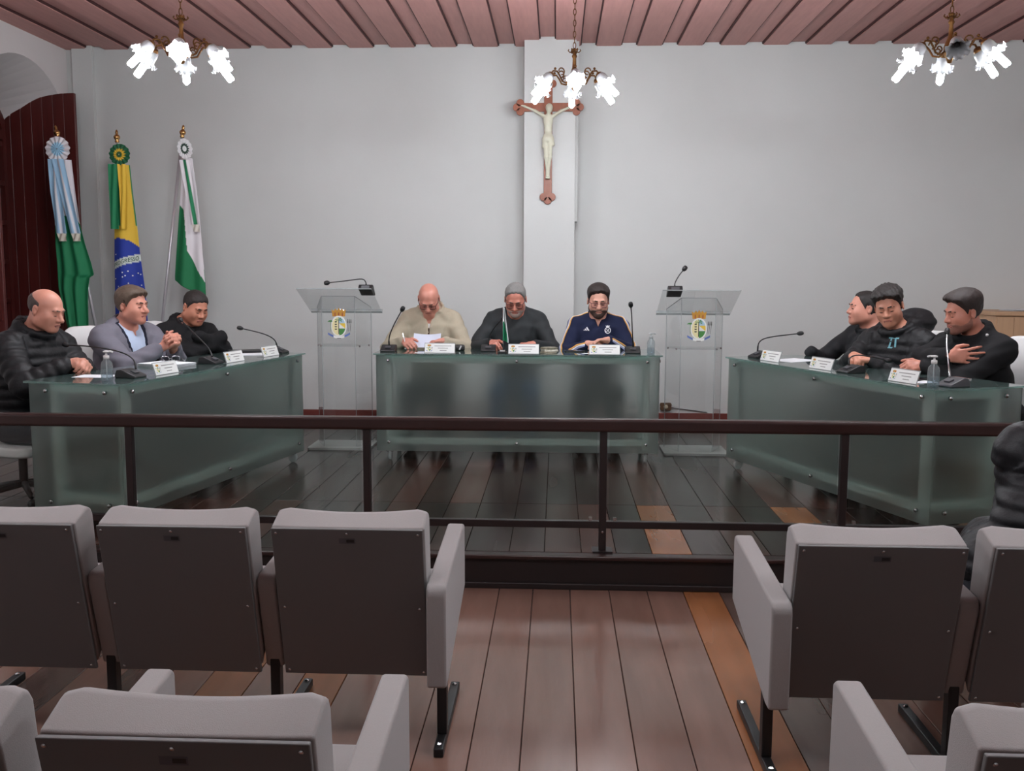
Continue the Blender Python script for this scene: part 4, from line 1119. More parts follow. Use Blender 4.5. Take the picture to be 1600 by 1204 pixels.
P('L2', 'man with brown hair in a grey cardigan over a pale blue shirt, fingers interlocked', (-2.99, 6.40), FL-6, S=(0, -0.12, 0.97), head=(0.0, -0.19, 1.145), look=(6, 4, 0), fat=1.1, hw=0.205,
  L=dict(w=(0.03, -0.50, TW+0.05), hint=(0.75, 0.45, -0.6), d=(-0.35, -0.6, 0.5), n=(-0.9, 0, 0), curl=0.75), R=dict(w=(-0.045, -0.49, TW+0.05), hint=(-0.75, 0.45, -0.6), d=(0.35, -0.6, 0.5), n=(0.9, 0, 0), curl=0.75),
  jacket=dict(name='cardigan', mat=GRYC, e=0.024, collar_h=0.02, collar_r=0.078, v=(0.56, 0.11, 0.0)), shirts=[dict(name='cardigan_lining', e=0.018, mat=NAVYD, v=(0.50, 0.085, 0.0)), dict(name='shirt', e=0.011, mat=SHB, collar=0.066, v=(0.93, 0.02, 0.0))],
  hair=dict(c=(86, 70, 58), top=0.024, side=0.012, line=0.074, quiff=0.008), skin=(200, 136, 116), nose=1.2, eyes='open', chub=0.004)
P('L3', 'stocky man with short dark hair in a black jacket, arms crossed and eyes lowered', (-2.87, 7.12), FL-12, S=(0, -0.13, 0.945), head=(0.02, -0.235, 1.11), look=(-8, 24, 4), fat=1.16, hw=0.215,
  L=dict(w=(-0.10, -0.42, TW+0.06), hint=(1, 0, -0.5), hide=True), R=dict(w=(0.06, -0.42, TW+0.05), hint=(-1, 0, -0.5), hide=True),
  jacket=dict(mat=BLK, e=0.022, collar_h=0.04, collar_r=0.078, cuff=-0.03), hair=dict(c=(34, 27, 25), top=0.010, side=0.005, line=0.074), skin=(188, 124, 100), chub=0.008, jaw=1.15)
# --- desk by the cabinet: facing -x
FR = -68
P('R1', 'man in a dark zip top looking away in profile, the far end of the desk', (2.34, 7.04), FR, S=(0, -0.12, 0.955), head=(0.0, -0.19, 1.13), look=(-22, -1, 0), fat=1.14, hw=0.2,
  L=dict(w=(0.06, -0.24, 0.64), hint=(1, 0.4, -0.3)), R=dict(w=(-0.20, -0.47, TBL+0.025), hint=(-0.6, 0.6, -0.35), hide=True),
  jacket=dict(mat=cloth((36, 37, 40), 0.7), e=0.015, collar_h=0.045, collar_r=0.072, cuff=-0.01), hair=dict(c=(30, 25, 24), top=0.010, side=0.006, line=0.09, widow=0.016), skin=(206, 142, 122), chub=0.006, jaw=1.1, eyes='open')
hood = [E_((0.0, 0.035, 1.075), (0.125, 0.085, 0.085), 0.05), E_((0.085, -0.03, 1.05), (0.045, 0.085, 0.06), 0.05), E_((-0.085, -0.03, 1.05), (0.045, 0.085, 0.06), 0.05)]
P('R2', 'man with tousled dark hair in a hooded black puffer, looking down at the desk', (2.30, 6.38), FR+12, S=(0, -0.14, 0.97), head=(-0.02, -0.225, 1.165), look=(26, 18, -8), fat=1.04, hw=0.2,
  L=dict(w=(0.03, -0.43, TW), hint=(0.75, 0.45, -0.6), d=(-0.7, -0.7, 0), n=(0, 0, -1), curl=0.55), R=dict(w=(-0.10, -0.44, TW+0.02), hint=(-0.75, 0.45, -0.6), d=(0.7, -0.6, 0), n=(0.2, 0, -1), curl=0.6),
  jacket=dict(name='puffer_jacket', mat=PUF, e=0.028, puff=(0.008, 0.058), collar_h=0.05, collar_r=0.082, collar_t=0.015, extra=hood, wrinkle=0.004), hair=dict(c=(34, 28, 26), top=0.032, side=0.008, line=0.078, quiff=0.012, amp=0.006), skin=(198, 136, 112))
b = people['R2']
M_TEAL = pr('teal_print', (104, 160, 172), 0.6)
decal(b['bvh'], None, (0.045, -0.28, 0.945), (1, 0, 0), (0, 0, 1), (0, 1, 0), [(0, [(-0.03, 0.03), (0.03, 0.03), (0.03, 0.022), (-0.03, 0.022)]), (0, [(-0.018, 0.022), (-0.008, 0.022), (-0.014, -0.03), (-0.026, -0.03)]), (0, [(0.008, 0.022), (0.018, 0.022), (0.024, -0.03), (0.012, -0.03)]), (0, [(-0.026, -0.03), (0.004, -0.03), (0.0, -0.038), (-0.03, -0.038)])], [M_TEAL], 'chest_print', b['t'])
P('R3', 'man in a black coat with white shoulder buttons, hand on his other arm', (2.60, 5.90), FR-2, S=(0, -0.14, 0.975), head=(0.02, -0.25, 1.15), look=(-12, 14, 3), fat=1.1, hw=0.215, 
  L=dict(w=(-0.03, -0.47, TW), hint=(1, 0.2, -0.4), d=(-0.2, -1, 0), n=(-0.6, 0, -0.6), curl=0.75), R=dict(w=(0.13, -0.435, 0.905), hint=(-1, -0.3, -0.3), d=(0.72, 0.66, 0.06), n=(-0.66, 0.72, -0.1), curl=0.12, spread=0.5),
  jacket=dict(name='coat', mat=BLK, e=0.024, collar_h=0.055, collar_r=0.08, collar_t=0.014), hair=dict(c=(44, 33, 30), top=0.028, side=0.007, line=0.08, quiff=0.014), beard=dict(c=(142, 96, 82), t=0.0005), skin=(190, 124, 104), jaw=1.1)
b = people['R3']
for s in (-1, 1):
    q = b['bvh'].ray_cast(Vector(b['S'])+Vector((s*0.15, -0.05, 0.4)), Vector((0, 0, -1)), 0.6)
    if q[0]: MB().sphere(q[0]+Vector((0, 0, 0.003)), 0.009, 10).build('button', M_WHITE, b['t'], smooth=True)
# --- the visitor at the right edge, leaning over in the front row
P('V', 'person in a black quilted jacket in the front row, cut off at the picture edge', (1.56, 3.17), 180, z=0.0, H=(-0.03, 0, 0.55), S=(-0.21, -0.14, 0.985), head=(-0.33, -0.2, 1.2), look=(0, 15, 0), fat=1.12, hw=0.2,
  L=dict(w=(-0.14, -0.44, 0.70), hint=(0.05, 0.5, -0.9)), R=dict(w=(-0.3, -0.44, 0.66), hint=(-0.8, 0.3, -0.5)),
  jacket=dict(name='puffer_jacket', mat=PUF, e=0.032, puff=(0.012, 0.055), collar_h=0.07, collar_r=0.085, collar_t=0.018, extra=[C((0.10, -0.06, 0.625), (-0.1, -0.06, 0.66), 0.085, 0.10, 0.05), C((0.12, -0.06, 0.58), (0.02, -0.28, 0.58), 0.09, 0.09, 0.05)]), hair=dict(c=(40, 32, 30)), skin=(196, 138, 118))

# ------------------------------------------------------------------ swivel chairs
def swivel():
    t = thing('swivel_chair', 'white padded swivel chair', 'chair', (0, 0, 0), 0, 'white swivel chairs behind the desks')
    p = rrect(-0.22, 0.50, 0.22, 1.0, 0.15, 6)
    b = MB(); NY = 3
    vs = []; n = len(p)
    for k, (dy, sc) in enumerate(((-0.03, 0.93), (-0.012, 1.0), (0.012, 1.0), (0.03, 0.93))):
        for (x, z) in p:
            xx = x*sc; zz = 0.75+(z-0.75)*sc
            vs.append((xx, 0.215+dy-0.55*xx*xx*1.2+(zz-0.5)*0.12, zz))
    fs = [(k*n+i, k*n+(i+1) % n, (k+1)*n+(i+1) % n, (k+1)*n+i) for k in range(3) for i in range(n)] + [tuple(range(n)), tuple(3*n+i for i in range(n))]
    b.add(vs, fs); b.build('backrest', M_WHITE, t, smooth=True)
    MB().prism(rrect(-0.23, -0.24, 0.23, 0.2, 0.07, 5), 0.30, 0.36, fXY).build('seat', M_WHITE, t, bevel=0.015)
    MB().tube([(0, 0.19, 0.31), (0, 0.25, 0.36), (0, 0.27, 0.6)], 0.018, 8).build('back_support', M_BLACKM, t, smooth=True)
    c = MB(); c.tube([(0, 0, 0.09), (0, 0, 0.30)], 0.025, 10); c.build('column', M_BLACKM, t, smooth=True)
    for k in range(5):
        a = k*2*PI/5+0.3; d = Vector((math.cos(a), math.sin(a), 0))
        m_ = MB().tube([d*0.02+Vector((0, 0, 0.10)), d*0.27+Vector((0, 0, 0.065))], [0.022, 0.014], 8).build('foot', M_BLACKM, t, smooth=True)
        w_ = MB(); w_.lathe([(0.004, -0.02), (0.024, -0.018), (0.026, 0), (0.024, 0.018), (0.004, 0.02)], 12, 0, Matrix.Translation(d*0.27+Vector((0, 0, 0.026))) @ Matrix.Rotation(a, 4, 'Z') @ Matrix.Rotation(PI/2, 4, 'Y')); w_.build('castor', M_BLACK, m_, smooth=True)
    return t
sw = swivel(); first = True
for key, lab in (('L1', 'white swivel chair under the balding man in the puffer jacket'), ('L2', 'white swivel chair of the man in the grey cardigan'), ('L3', 'white swivel chair of the man with crossed arms'),
                 ('C1', 'white swivel chair of the bald man in beige'), ('C2', 'white swivel chair of the grey-haired man at the pillar'), ('C3', 'white swivel chair of the man in the sports top'),
                 ('R1', 'white swivel chair of the man looking away in profile'), ('R2', 'white swivel chair of the man in the hooded puffer'), ('R3', 'white swivel chair of the man in the black coat')):
    t = people[key]['t']
    if first: o = sw; first = False
    else: o = copy_tree(sw)
    o['label'] = lab; o.location = t.location; o.rotation_euler = t.rotation_euler

# ------------------------------------------------------------------ desk microphones
def mic(label, base, z, rz, path, tilt=0.0, silver=False, head=0.015):
    """base xy, path: neck points in world space from the base upwards; the head sits at the last one"""
    t = thing('desk_microphone', label, 'microphone', (base[0], base[1], z), rz, 'gooseneck desk microphones')
    if tilt: t.rotation_euler = (tilt, 0, rz)
    b = MB().prism([(-0.07, 0.0), (0.06, 0.0), (0.062, 0.012), (0.05, 0.045), (0.02, 0.048), (-0.066, 0.014)], -0.055, 0.055, fYZ); bb = b.build('base', M_BLACK if not silver else M_GREYP, t, bevel=0.006)
    MB().box((-0.02, -0.045, 0.0245), (0.02, -0.015, 0.036), rot=Matrix.Rotation(R(21), 3, 'X')).build('button', M_GREYP, bb)
    if silver: MB().box((-0.057, 0.046, 0.03), (0.057, 0.064, 0.046)).build('trim_bar', M_CHROME, bb, bevel=0.003)
    else:
        MB().box((-0.03, 0.058, 0.008), (0.03, 0.0635, 0.03)).build('socket_panel', M_GREYP, bb)
    Mi = (Matrix.Translation(t.location) @ t.rotation_euler.to_matrix().to_4x4()).inverted()
    pts = [Vector(q) for q in path]
    # smooth spline through the points
    out = []
    for i in range(len(pts)-1):
        p0 = pts[max(i-1, 0)]; p1 = pts[i]; p2 = pts[i+1]; p3 = pts[min(i+2, len(pts)-1)]
        for k in range(6):
            u = k/6
            out.append(0.5*((2*p1)+(p2-p0)*u+(2*p0-5*p1+4*p2-p3)*u*u+(3*p1-p0-3*p2+p3)*u**3))
    out.append(pts[-1]); out = [Mi @ p for p in out]
    MB().tube(out, [0.006]*4+[0.0042]*(len(out)-4), 7).build('gooseneck', M_CHROME if silver else M_BLACK, t, smooth=True)
    d = (out[-1]-out[-3]).normalized()
    h = MB(); q = d.to_track_quat('Z', 'Y').to_matrix().to_4x4()
    h.lathe([(0, -0.02), (head*0.6, -0.018), (head, -0.004), (head, 0.01), (head*0.8, 0.022), (0, 0.028)], 12, 0, Matrix.Translation(out[-1]) @ q); h.build('microphone_head', M_BLACK, t, smooth=True)
    return t
T = PLAT+TBL
aL2, aR2 = aL+0.0, aR
mic('black microphone beside the sanitizer bottle, neck bent low towards the balding man', (-2.345, 5.21), T, aL, [(-2.315, 5.22, T+0.045), (-2.335, 5.23, T+0.10), (-2.43, 5.28, T+0.135), (-2.62, 5.37, T+0.155), (-2.82, 5.45, T+0.16)])
mic('black microphone before the man with crossed arms, neck slanting up', (-2.20, 6.06), T, aL, [(-2.19, 6.06, T+0.045), (-2.23, 6.10, T+0.10), (-2.36, 6.20, T+0.19), (-2.48, 6.30, T+0.265)])
mic('black microphone at the far end of the desk by the flags', (-2.02, 6.92), T, aL, [(-2.015, 6.90, T+0.045), (-2.03, 6.88, T+0.10), (-2.09, 6.82, T+0.145), (-2.22, 6.72, T+0.19)])
mic('black microphone in front of the bald man, neck leaning to him', (-1.25, 7.16), T, 0, [(-1.245, 7.15, T+0.045), (-1.24, 7.14, T+0.11), (-1.20, 7.11, T+0.2), (-1.13, 7.07, T+0.315)], head=0.017)
mic('black microphone beside the small table flag', (-0.51, 7.24), T, 0, [(-0.51, 7.22, T+0.045), (-0.50, 7.21, T+0.11), (-0.46, 7.17, T+0.18), (-0.395, 7.12, T+0.25)])
mic('black upright microphone before the man in the sports top', (0.56, 7.16), T, 0, [(0.562, 7.15, T+0.045), (0.553, 7.12, T+0.15), (0.542, 7.07, T+0.27), (0.53, 7.02, T+0.355)], head=0.017)
mic('black microphone at the far end of the desk by the cabinet', (1.42, 6.82), T, aR, [(1.405, 6.84, T+0.045), (1.415, 6.83, T+0.11), (1.48, 6.80, T+0.145), (1.67, 6.75, T+0.175)])
mic('black microphone before the man in the hooded puffer, neck bent flat', (1.745, 5.80), T, aR, [(1.735, 5.82, T+0.045), (1.745, 5.84, T+0.085), (1.80, 5.86, T+0.10), (1.90, 5.89, T+0.085), (1.99, 5.91, T+0.065)])
mic('microphone with silver neck before the man in the black coat', (2.065, 5.115), T, aR, [(2.05, 5.13, T+0.045), (2.055, 5.17, T+0.12), (2.085, 5.28, T+0.20), (2.115, 5.36, T+0.27)], silver=True)
sl = math.atan2(0.197, 0.455)
def lec(L, x, y): return (L[0]+x, L[1]+y, PLAT+1.254-(y+0.055)*0.433)
q = lec(LEC_L, 0.235, 0.03)
mic('black microphone lying over the lectern by the flags, neck bent level', (q[0], q[1]), q[2]+0.004, PI, [(q[0], q[1]-0.015, q[2]+0.05), (q[0]-0.005, q[1]-0.015, q[2]+0.085), (q[0]-0.04, q[1]-0.01, q[2]+0.105), (q[0]-0.17, q[1], q[2]+0.09), (q[0]-0.305, q[1]+0.01, q[2]+0.075)], tilt=sl, head=0.018)
q = lec(LEC_R, -0.19, 0.03)
mic('black microphone standing upright on the lectern near the wall socket', (q[0], q[1]), q[2]+0.004, PI, [(q[0]+0.0, q[1]-0.015, q[2]+0.05), (q[0]+0.0, q[1]-0.015, q[2]+0.085), (q[0]+0.03, q[1], q[2]+0.14), (q[0]+0.07, q[1]+0.01, q[2]+0.19)], tilt=sl, head=0.018)

# ------------------------------------------------------------------ name plates
M_INK = pr('faint_print', (150, 148, 146), 0.7)
M_CARD = pr('white_card', (232, 232, 230), 0.6)
def plate():
    t = thing('name_plate', 'x', 'name plate', (0, 0, 0), 0, 'white name plates with coats of arms')
    W, H_ = 0.112, 0.072
    MB().prism([(-0.02, 0.0), (0.03, 0.0), (0.03, 0.002), (-0.017, 0.002), (0.006, H_), (0.0035, H_)], -W, W, fYZ).build('holder', M_CLEARE, t)
    an = math.atan2(0.0235, H_)
    def on(u, v, l): return (u, -0.0215+v*math.sin(an)-l*0.0004, 0.003+v*math.cos(an))
    c = MB(); c.add([on(-W+0.003, 0, 0), on(W-0.003, 0, 0), on(W-0.003, 0.068, 0), on(-W+0.003, 0.068, 0)], [(0, 1, 2, 3)]); c = c.build('card', M_CARD, t)
    e = MB(); crest(e, lambda u, v, l: on(-0.078+u*0.05, 0.036+v*0.052, 0.6+l*0.3)); e.build('coat_of_arms', CREST_M, c, fixn=False)
    k = MB()
    for u0, u1, v in ((-0.04, 0.085, 0.048), (-0.015, 0.06, 0.031), (0.0, 0.05, 0.014)):
        k.add([on(u0, v, 1), on(u1, v, 1), on(u1, v+0.005, 1), on(u0, v+0.005, 1)], [(0, 1, 2, 3)])
    k.build('faint_lines', M_INK, c, fixn=False)
    return t
pl = plate(); first = True
for lab, x, y, rz in (('white name plate in front of the balding man in the puffer', -2.235, 5.41, aL), ('white name plate in front of the man in the cardigan', -2.10, 6.19, aL), ('white name plate at the far end of the desk by the flags', -2.005, 6.66, aL),
                      ('white name plate in front of the bald man in beige', -0.852, 7.045, 0), ('white name plate under the grey-haired man', -0.238, 7.01, 0), ('white name plate under the man in the sports top', 0.345, 7.0, 0),
                      ('white name plate at the far end of the desk by the cabinet', 1.44, 6.54, aR), ('white name plate in front of the man in the hooded puffer', 1.63, 6.00, aR), ('white name plate beside the sanitizer on the desk by the cabinet', 1.878, 5.29, aR)):
    if first: o = pl; first = False
    else: o = copy_tree(pl)
    o['label'] = lab; o.location = (x, y, T); o.rotation_euler = (0, 0, rz)

# ------------------------------------------------------------------ sanitizer bottles
M_GEL = clear_glass('clear_bottle', (226, 232, 234), 1.3, 0.05, 0.16, (220, 226, 228))
def bottle(label, x, y, rz, clear_cap=False, s=1.0):
    t = thing('sanitizer_bottle', label, 'bottle', (x, y, T), rz, 'sanitizer bottles on the desks')
    b = MB(); b.lathe([(0, 0), (0.026*s, 0.001), (0.03*s, 0.006), (0.03*s, 0.085*s), (0.027*s, 0.10*s), (0.014*s, 0.115*s), (0.012*s, 0.125*s)], 18); b.build('bottle_body', M_GEL, t, smooth=True)
    g = MB(); g.lathe([(0, 0.003), (0.025*s, 0.004), (0.028*s, 0.008), (0.028*s, 0.05*s), (0, 0.05*s)], 16); g.build('gel', clear_glass('gel', (235, 240, 245), 0.5, 0.1, 0.06), t, smooth=True)
    m_ = M_CLEARE if clear_cap else M_WHITE
    c = MB(); c.lathe([(0.012*s, 0.118*s), (0.015*s, 0.119*s), (0.015*s, 0.137*s), (0.006*s, 0.14*s), (0.005*s, 0.152*s), (0.0, 0.152*s)], 14); c.build('collar', m_, t, smooth=True)
    n = MB(); n.lathe([(0, 0.152*s), (0.016*s, 0.153*s), (0.016*s, 0.16*s), (0.008*s, 0.163*s), (0, 0.163*s)], 14); n.tube([(0.0, 0, 0.157*s), (0.022*s, 0, 0.158*s), (0.034*s, 0, 0.153*s)], 0.0055*s, 8); n.build('pump', m_, t, smooth=True)
    d = MB(); d.tube([(0, 0, 0.01), (0, 0, 0.12*s)], 0.003, 6); d.build('dip_tube', M_WHITE, t, smooth=True)
bottle('clear pump bottle of sanitizer before the balding man in the puffer', -2.385, 5.02, R(20))
bottle('clear pump bottle on the corner of the desk at the pillar', 0.685, 7.07, R(10), True, 0.95)
bottle('clear pump bottle of sanitizer before the man in the black coat', 1.955, 5.10, R(150))

# ------------------------------------------------------------------ papers and small things on the desks
def sheet(label, x, y, w, d, rz, n=1, z=T, name='paper_sheet', cat='paper'):
    t = thing(name, label, cat, (x, y, z), rz)
    b = MB()
    for i in range(n):
        a = R(random.uniform(-3, 3)) if n > 1 else 0
        MB().box((-w/2, -d/2, 0.0012*i*(1 if n < 4 else 2)), (w/2, d/2, 0.001+0.0012*i*(1 if n < 4 else 2))).xf(Matrix.Rotation(a, 4, 'Z')).build('sheet', M_PAPER, t)
    return t
sheet('white sheet under the folded hands of the balding man', -2.56, 5.26, 0.15, 0.21, aL+0.2)
sheet('stack of white sheets before the man with interlocked fingers', -2.42, 5.90, 0.21, 0.28, aL-0.2, 8, name='paper_stack')
sheet('white sheets beside the black folder of the man with crossed arms', -2.17, 6.78, 0.21, 0.26, aL+0.5, 3)
sheet('white sheets before the man looking away in profile', 1.60, 6.62, 0.21, 0.28, aR+0.3, 2)
sheet('white slip behind the name plate of the man in the black coat', 1.97, 5.31, 0.10, 0.16, aR+0.1)
sheet('small white slip beside the name plate of the bald man', -1.0, 7.03, 0.07, 0.04, 0.1)
sheet('small white slip beside the phone of the man in the sports top', 0.215, 7.08, 0.05, 0.06, 0.3)
# the paper the bald man holds up, slightly curled
t = thing('held_paper', 'white paper held up by the bald man in beige', 'paper', (-1.005, 7.35, T+0.012))
b = MB(); vs = []; N = 10
for k in range(2):
    for i in range(N+1):
        for j in range(5):
            u = -0.095+0.21*i/N; v = j/4
            vs.append((u, 0.01+0.075*v+0.012*math.sin(PI*i/N)+0.001*k, 0.002+0.105*v-0.01*math.sin(PI*i/N)*v))
fs = [(i*5+j, (i+1)*5+j, (i+1)*5+j+1, i*5+j+1) for i in range(N) for j in range(4)]
fs += [tuple(q+(N+1)*5 for q in reversed(f)) for f in fs]
b.add(vs, fs); b.build('sheet', pr('held_sheet', (206, 212, 228), 0.8), t, smooth=True, fixn=False)
t = thing('pen', 'white pen in the hand of the bald man in beige', 'pen', (-1.155, 7.345, T+0.05), 0, None, (R(-25), R(-18), 0))
MB().lathe([(0, -0.05), (0.002, -0.045), (0.004, -0.03), (0.004, 0.075), (0.002, 0.08), (0, 0.08)], 8).build('barrel', M_WHITE, t, smooth=True)
MB().box((-0.002, -0.007, 0.045), (0.002, -0.004, 0.078)).build('clip', M_CHROME, t)
# phones, folder, case
def slab(name, label, cat, x, y, rz, w, d, h, mt, z=T, r=0.012):
    t = thing(name, label, cat, (x, y, z), rz)
    MB().prism(rrect(-w/2, -d/2, w/2, d/2, r, 3), 0.0, h, fXY).build('case', mt, t, bevel=0.002)
    MB().prism(rrect(-w/2+0.005, -d/2+0.005, w/2-0.005, d/2-0.005, r*0.7, 3), h, h+0.0006, fXY).build('screen' if cat == 'phone' else 'cover', pr('dark_screen', (18, 18, 24), 0.12) if cat == 'phone' else mt, t)
slab('phone', 'dark phone lying before the man in the sports top', 'phone', 0.135, 7.24, R(4), 0.15, 0.075, 0.009, M_BLACK)
slab('phone', 'dark phone behind the sanitizer of the man in the black coat', 'phone', 1.99, 5.42, aR+0.4, 0.075, 0.15, 0.009, M_BLACK)
slab('folder', 'thin black folder at the elbow of the man with crossed arms', 'folder', -2.26, 6.93, aL-0.9, 0.24, 0.17, 0.018, M_BLACK, r=0.004)
t = thing('spectacle_case', 'black spectacle case with a white strip beside the bald man', 'case', (-0.73, 7.26, T), R(15))
c = MB(); c.prism(rrect(-0.04, 0.0, 0.04, 0.045, 0.018, 4), -0.05, 0.05, lambda u, v, w_: (w_*0.7, u, v)); c.build('shell', M_BLACK, t, bevel=0.006)
MB().box((-0.006, -0.0415, 0.008), (0.004, -0.0405, 0.042), rot=Matrix.Rotation(R(25), 3, 'Y')).build('strip', M_WHITE, t)
def specs(label, x, y, rz):
    t = thing('spectacles', label, 'glasses', (x, y, T+0.02), rz)
    g = MB()
    for s in (-1, 1):
        g.tube([(u, 0, v+0.018) for u, v in rrect(s*0.033-0.024, -0.016, s*0.033+0.024, 0.016, 0.012, 3)], 0.0018, 6, closed=True)
    g.tube([(-0.009, 0, 0.02), (0.009, 0, 0.02)], 0.0018, 6); g.build('frame', M_CHROME, t, smooth=True)
    for s in (-1, 1): MB().tube([(s*0.058, 0, 0.026), (s*0.056, 0.12, 0.012)], 0.0016, 6).build('temple_arm', M_CHROME, t, smooth=True)
specs('thin silver spectacles lying on the stack of sheets', -2.42, 5.96, aL+2.4)
# crumpled foil-like packet by the grey-haired man
t = thing('crumpled_packet', 'crumpled sand-coloured packet beside the name plate at the pillar', 'packet', (-0.055, 7.06, T))
rnd = random.Random(3)
for j in range(3):
    b = MB(); n = 9; vs = []; 
    for k in range(2):
        for i in range(n):
            a = 2*PI*i/n; r_ = 0.062+rnd.uniform(-0.008, 0.008)
            vs.append((r_*math.cos(a), 0.55*r_*math.sin(a), 0.015*j+0.014*k+rnd.uniform(0, 0.003)))
    b.add(vs, [tuple(range(n-1, -1, -1)), tuple(range(n, 2*n))] + [(i, (i+1) % n, n+(i+1) % n, n+i) for i in range(n)])
    b.build('fold', pr('packet_%d' % (j % 2), ((150, 142, 124), (196, 190, 176))[j % 2], 0.5, noise=0.4, nscale=60, bump=0.6, bscale=80), t)

# ------------------------------------------------------------------ cloth with printed colours
def cloth_sheet(name, fn, colf, parent, nu, nv, mat=None, thick=0.0):
    me = bpy.data.meshes.new(name)
    vs = [fn(i/nu, j/nv) for j in range(nv+1) for i in range(nu+1)]
    fs = [(j*(nu+1)+i, j*(nu+1)+i+1, (j+1)*(nu+1)+i+1, (j+1)*(nu+1)+i) for j in range(nv) for i in range(nu)]
    me.from_pydata(vs, [], fs)
    ca = me.color_attributes.new('Col', 'FLOAT_COLOR', 'POINT')
    cols = []
    for j in range(nv+1):
        for i in range(nu+1): cols += [*lin(colf(i/nu, j/nv)), 1.0]
    ca.data.foreach_set('color', cols)
    me.materials.append(mat or vcol('printed_cloth', 0.75, bump=0.1, bscale=400))
    me.polygons.foreach_set('use_smooth', [True]*len(me.polygons)); me.update()
    o = bpy.data.objects.new(name, me); COL.objects.link(o); o.parent = parent
    if thick:
        sm = o.modifiers.new('thick', 'SOLIDIFY'); sm.thickness = thick; sm.offset = 0
    return o
def ip(x, xs, ys): return float(np.interp(x, xs, ys))
FY = 8.40
# the flags are laid out on a design grid whose unit is 5.6 mm; gx, gz turn it into metres
gx = lambda u: -4.344+0.005636*(u-88)
gz = lambda v: 2.749-0.005532*(v-205)
def stand():
    t = thing('flag_stand', 'dark wooden three-socket flag stand on the platform', 'stand', (-3.77, FY, PLAT))
    MB().prism(rrect(-0.30, -0.14, 0.30, 0.14, 0.03), 0.0, 0.05, fXY).build('base', M_RAIL, t, bevel=0.008)
    for x in (-0.17, 0, 0.17):
        c = MB(); c.lathe([(0.03, 0.05), (0.028, 0.12), (0.022, 0.16), (0.018, 0.16), (0.018, 0.06)], 14, 0, Matrix.Translation((x, 0, 0))); c.build('socket', M_GOLD, t, smooth=True)
stand()
def flag(name, label, top, bot, edges, colf, folds, bottom=None):
    """top/bot: pole ends (x, z) in metres; edges: rows of (v, left u, right u) on the design grid"""
    t = thing(name, label, 'flag', (bot[0], FY, PLAT+0.07), 0, 'flags on the stand')
    ox, oz = bot[0], PLAT+0.07
    p0 = Vector((0, 0, 0)); p1 = Vector((top[0]-ox, 0, top[1]-oz))
    MB().tube([p0, p1-(p1-p0).normalized()*0.06], 0.0135, 10).build('pole', M_POLE, t, smooth=True)
    q = (p1-p0).normalized().to_track_quat('Z', 'Y').to_matrix().to_4x4()
    f = MB(); f.lathe([(0.0, -0.075), (0.016, -0.07), (0.02, -0.06), (0.014, -0.05), (0.025, -0.035), (0.028, -0.02), (0.018, -0.006), (0.01, 0.0), (0.013, 0.012), (0.010, 0.03), (0.0, 0.042)], 14, 0, Matrix.Translation(p1) @ q); f.build('finial', M_GOLD, t, smooth=True)
    vs_, ls, rs = zip(*edges)
    nf, am, ph = folds
    def uv(s, r):
        v = vs_[0]+(vs_[-1]-vs_[0])*r
        if bottom: v += bottom(s)*max(0, (r-0.75)/0.25)
        vv = min(v, vs_[-1]); l, rr = ip(vv, vs_, ls), ip(vv, vs_, rs)
        return l+(rr-l)*s, v
    def fn(s, r):
        u, v = uv(s, r)
        y = -0.035-am*(0.35+0.65*r)*(0.5+0.5*math.cos(2*PI*nf*s+ph+2.0*r))-0.03*math.sin(PI*s)
        return (gx(u)-ox, y, gz(v)-oz)
    cl_ = cloth_sheet('flag_cloth', fn, lambda s, r: colf(*uv(s, r), s), t, 44, 130, thick=0.002)
    return t, fn, uv, ox, oz
def rosette(t, ox, oz, u, v, rad, c_out, c_in, c_mid, yy=-0.12, tilt=0.0, stars=False):
    N = 40
    def fn(s, r):
        a = 2*PI*s; rr = rad*(0.04+0.96*r); 
        w_ = 0.010*r*math.sin(a*14)
        return (gx(u)-ox+rr*math.cos(a)*math.cos(tilt), yy+w_+0.012*r+rr*math.cos(a)*math.sin(tilt), gz(v)-oz+rr*math.sin(a))
    o = cloth_sheet('rosette', fn, lambda s, r: c_mid if r < 0.22 else (c_in if r < 0.52+0.06*math.sin(2*PI*s*14) else c_out), t, 112, 14)
    return o
def strip(t, ox, oz, path, w, colf, yy, name='ribbon'):
    """hanging ribbon along (u, v) path, w in grid units"""
    us, vs_ = zip(*path); ln = [0]
    for i in range(1, len(path)): ln.append(ln[-1]+math.hypot(us[i]-us[i-1], vs_[i]-vs_[i-1]))
    def fn(s, r):
        L = ln[-1]*r; u, v = ip(L, ln, us), ip(L, ln, vs_)
        return (gx(u+(s-0.5)*w)-ox, yy-0.008*math.cos(3*PI*s+4*r), gz(v)-oz)
    return cloth_sheet(name, fn, colf, t, 14, 50)
GRN = (24, 122, 78); GRN2 = (18, 106, 66); YEL = (226, 186, 62); BLUE = (34, 58, 156); LBL = (156, 194, 222); WH = (222, 216, 220)
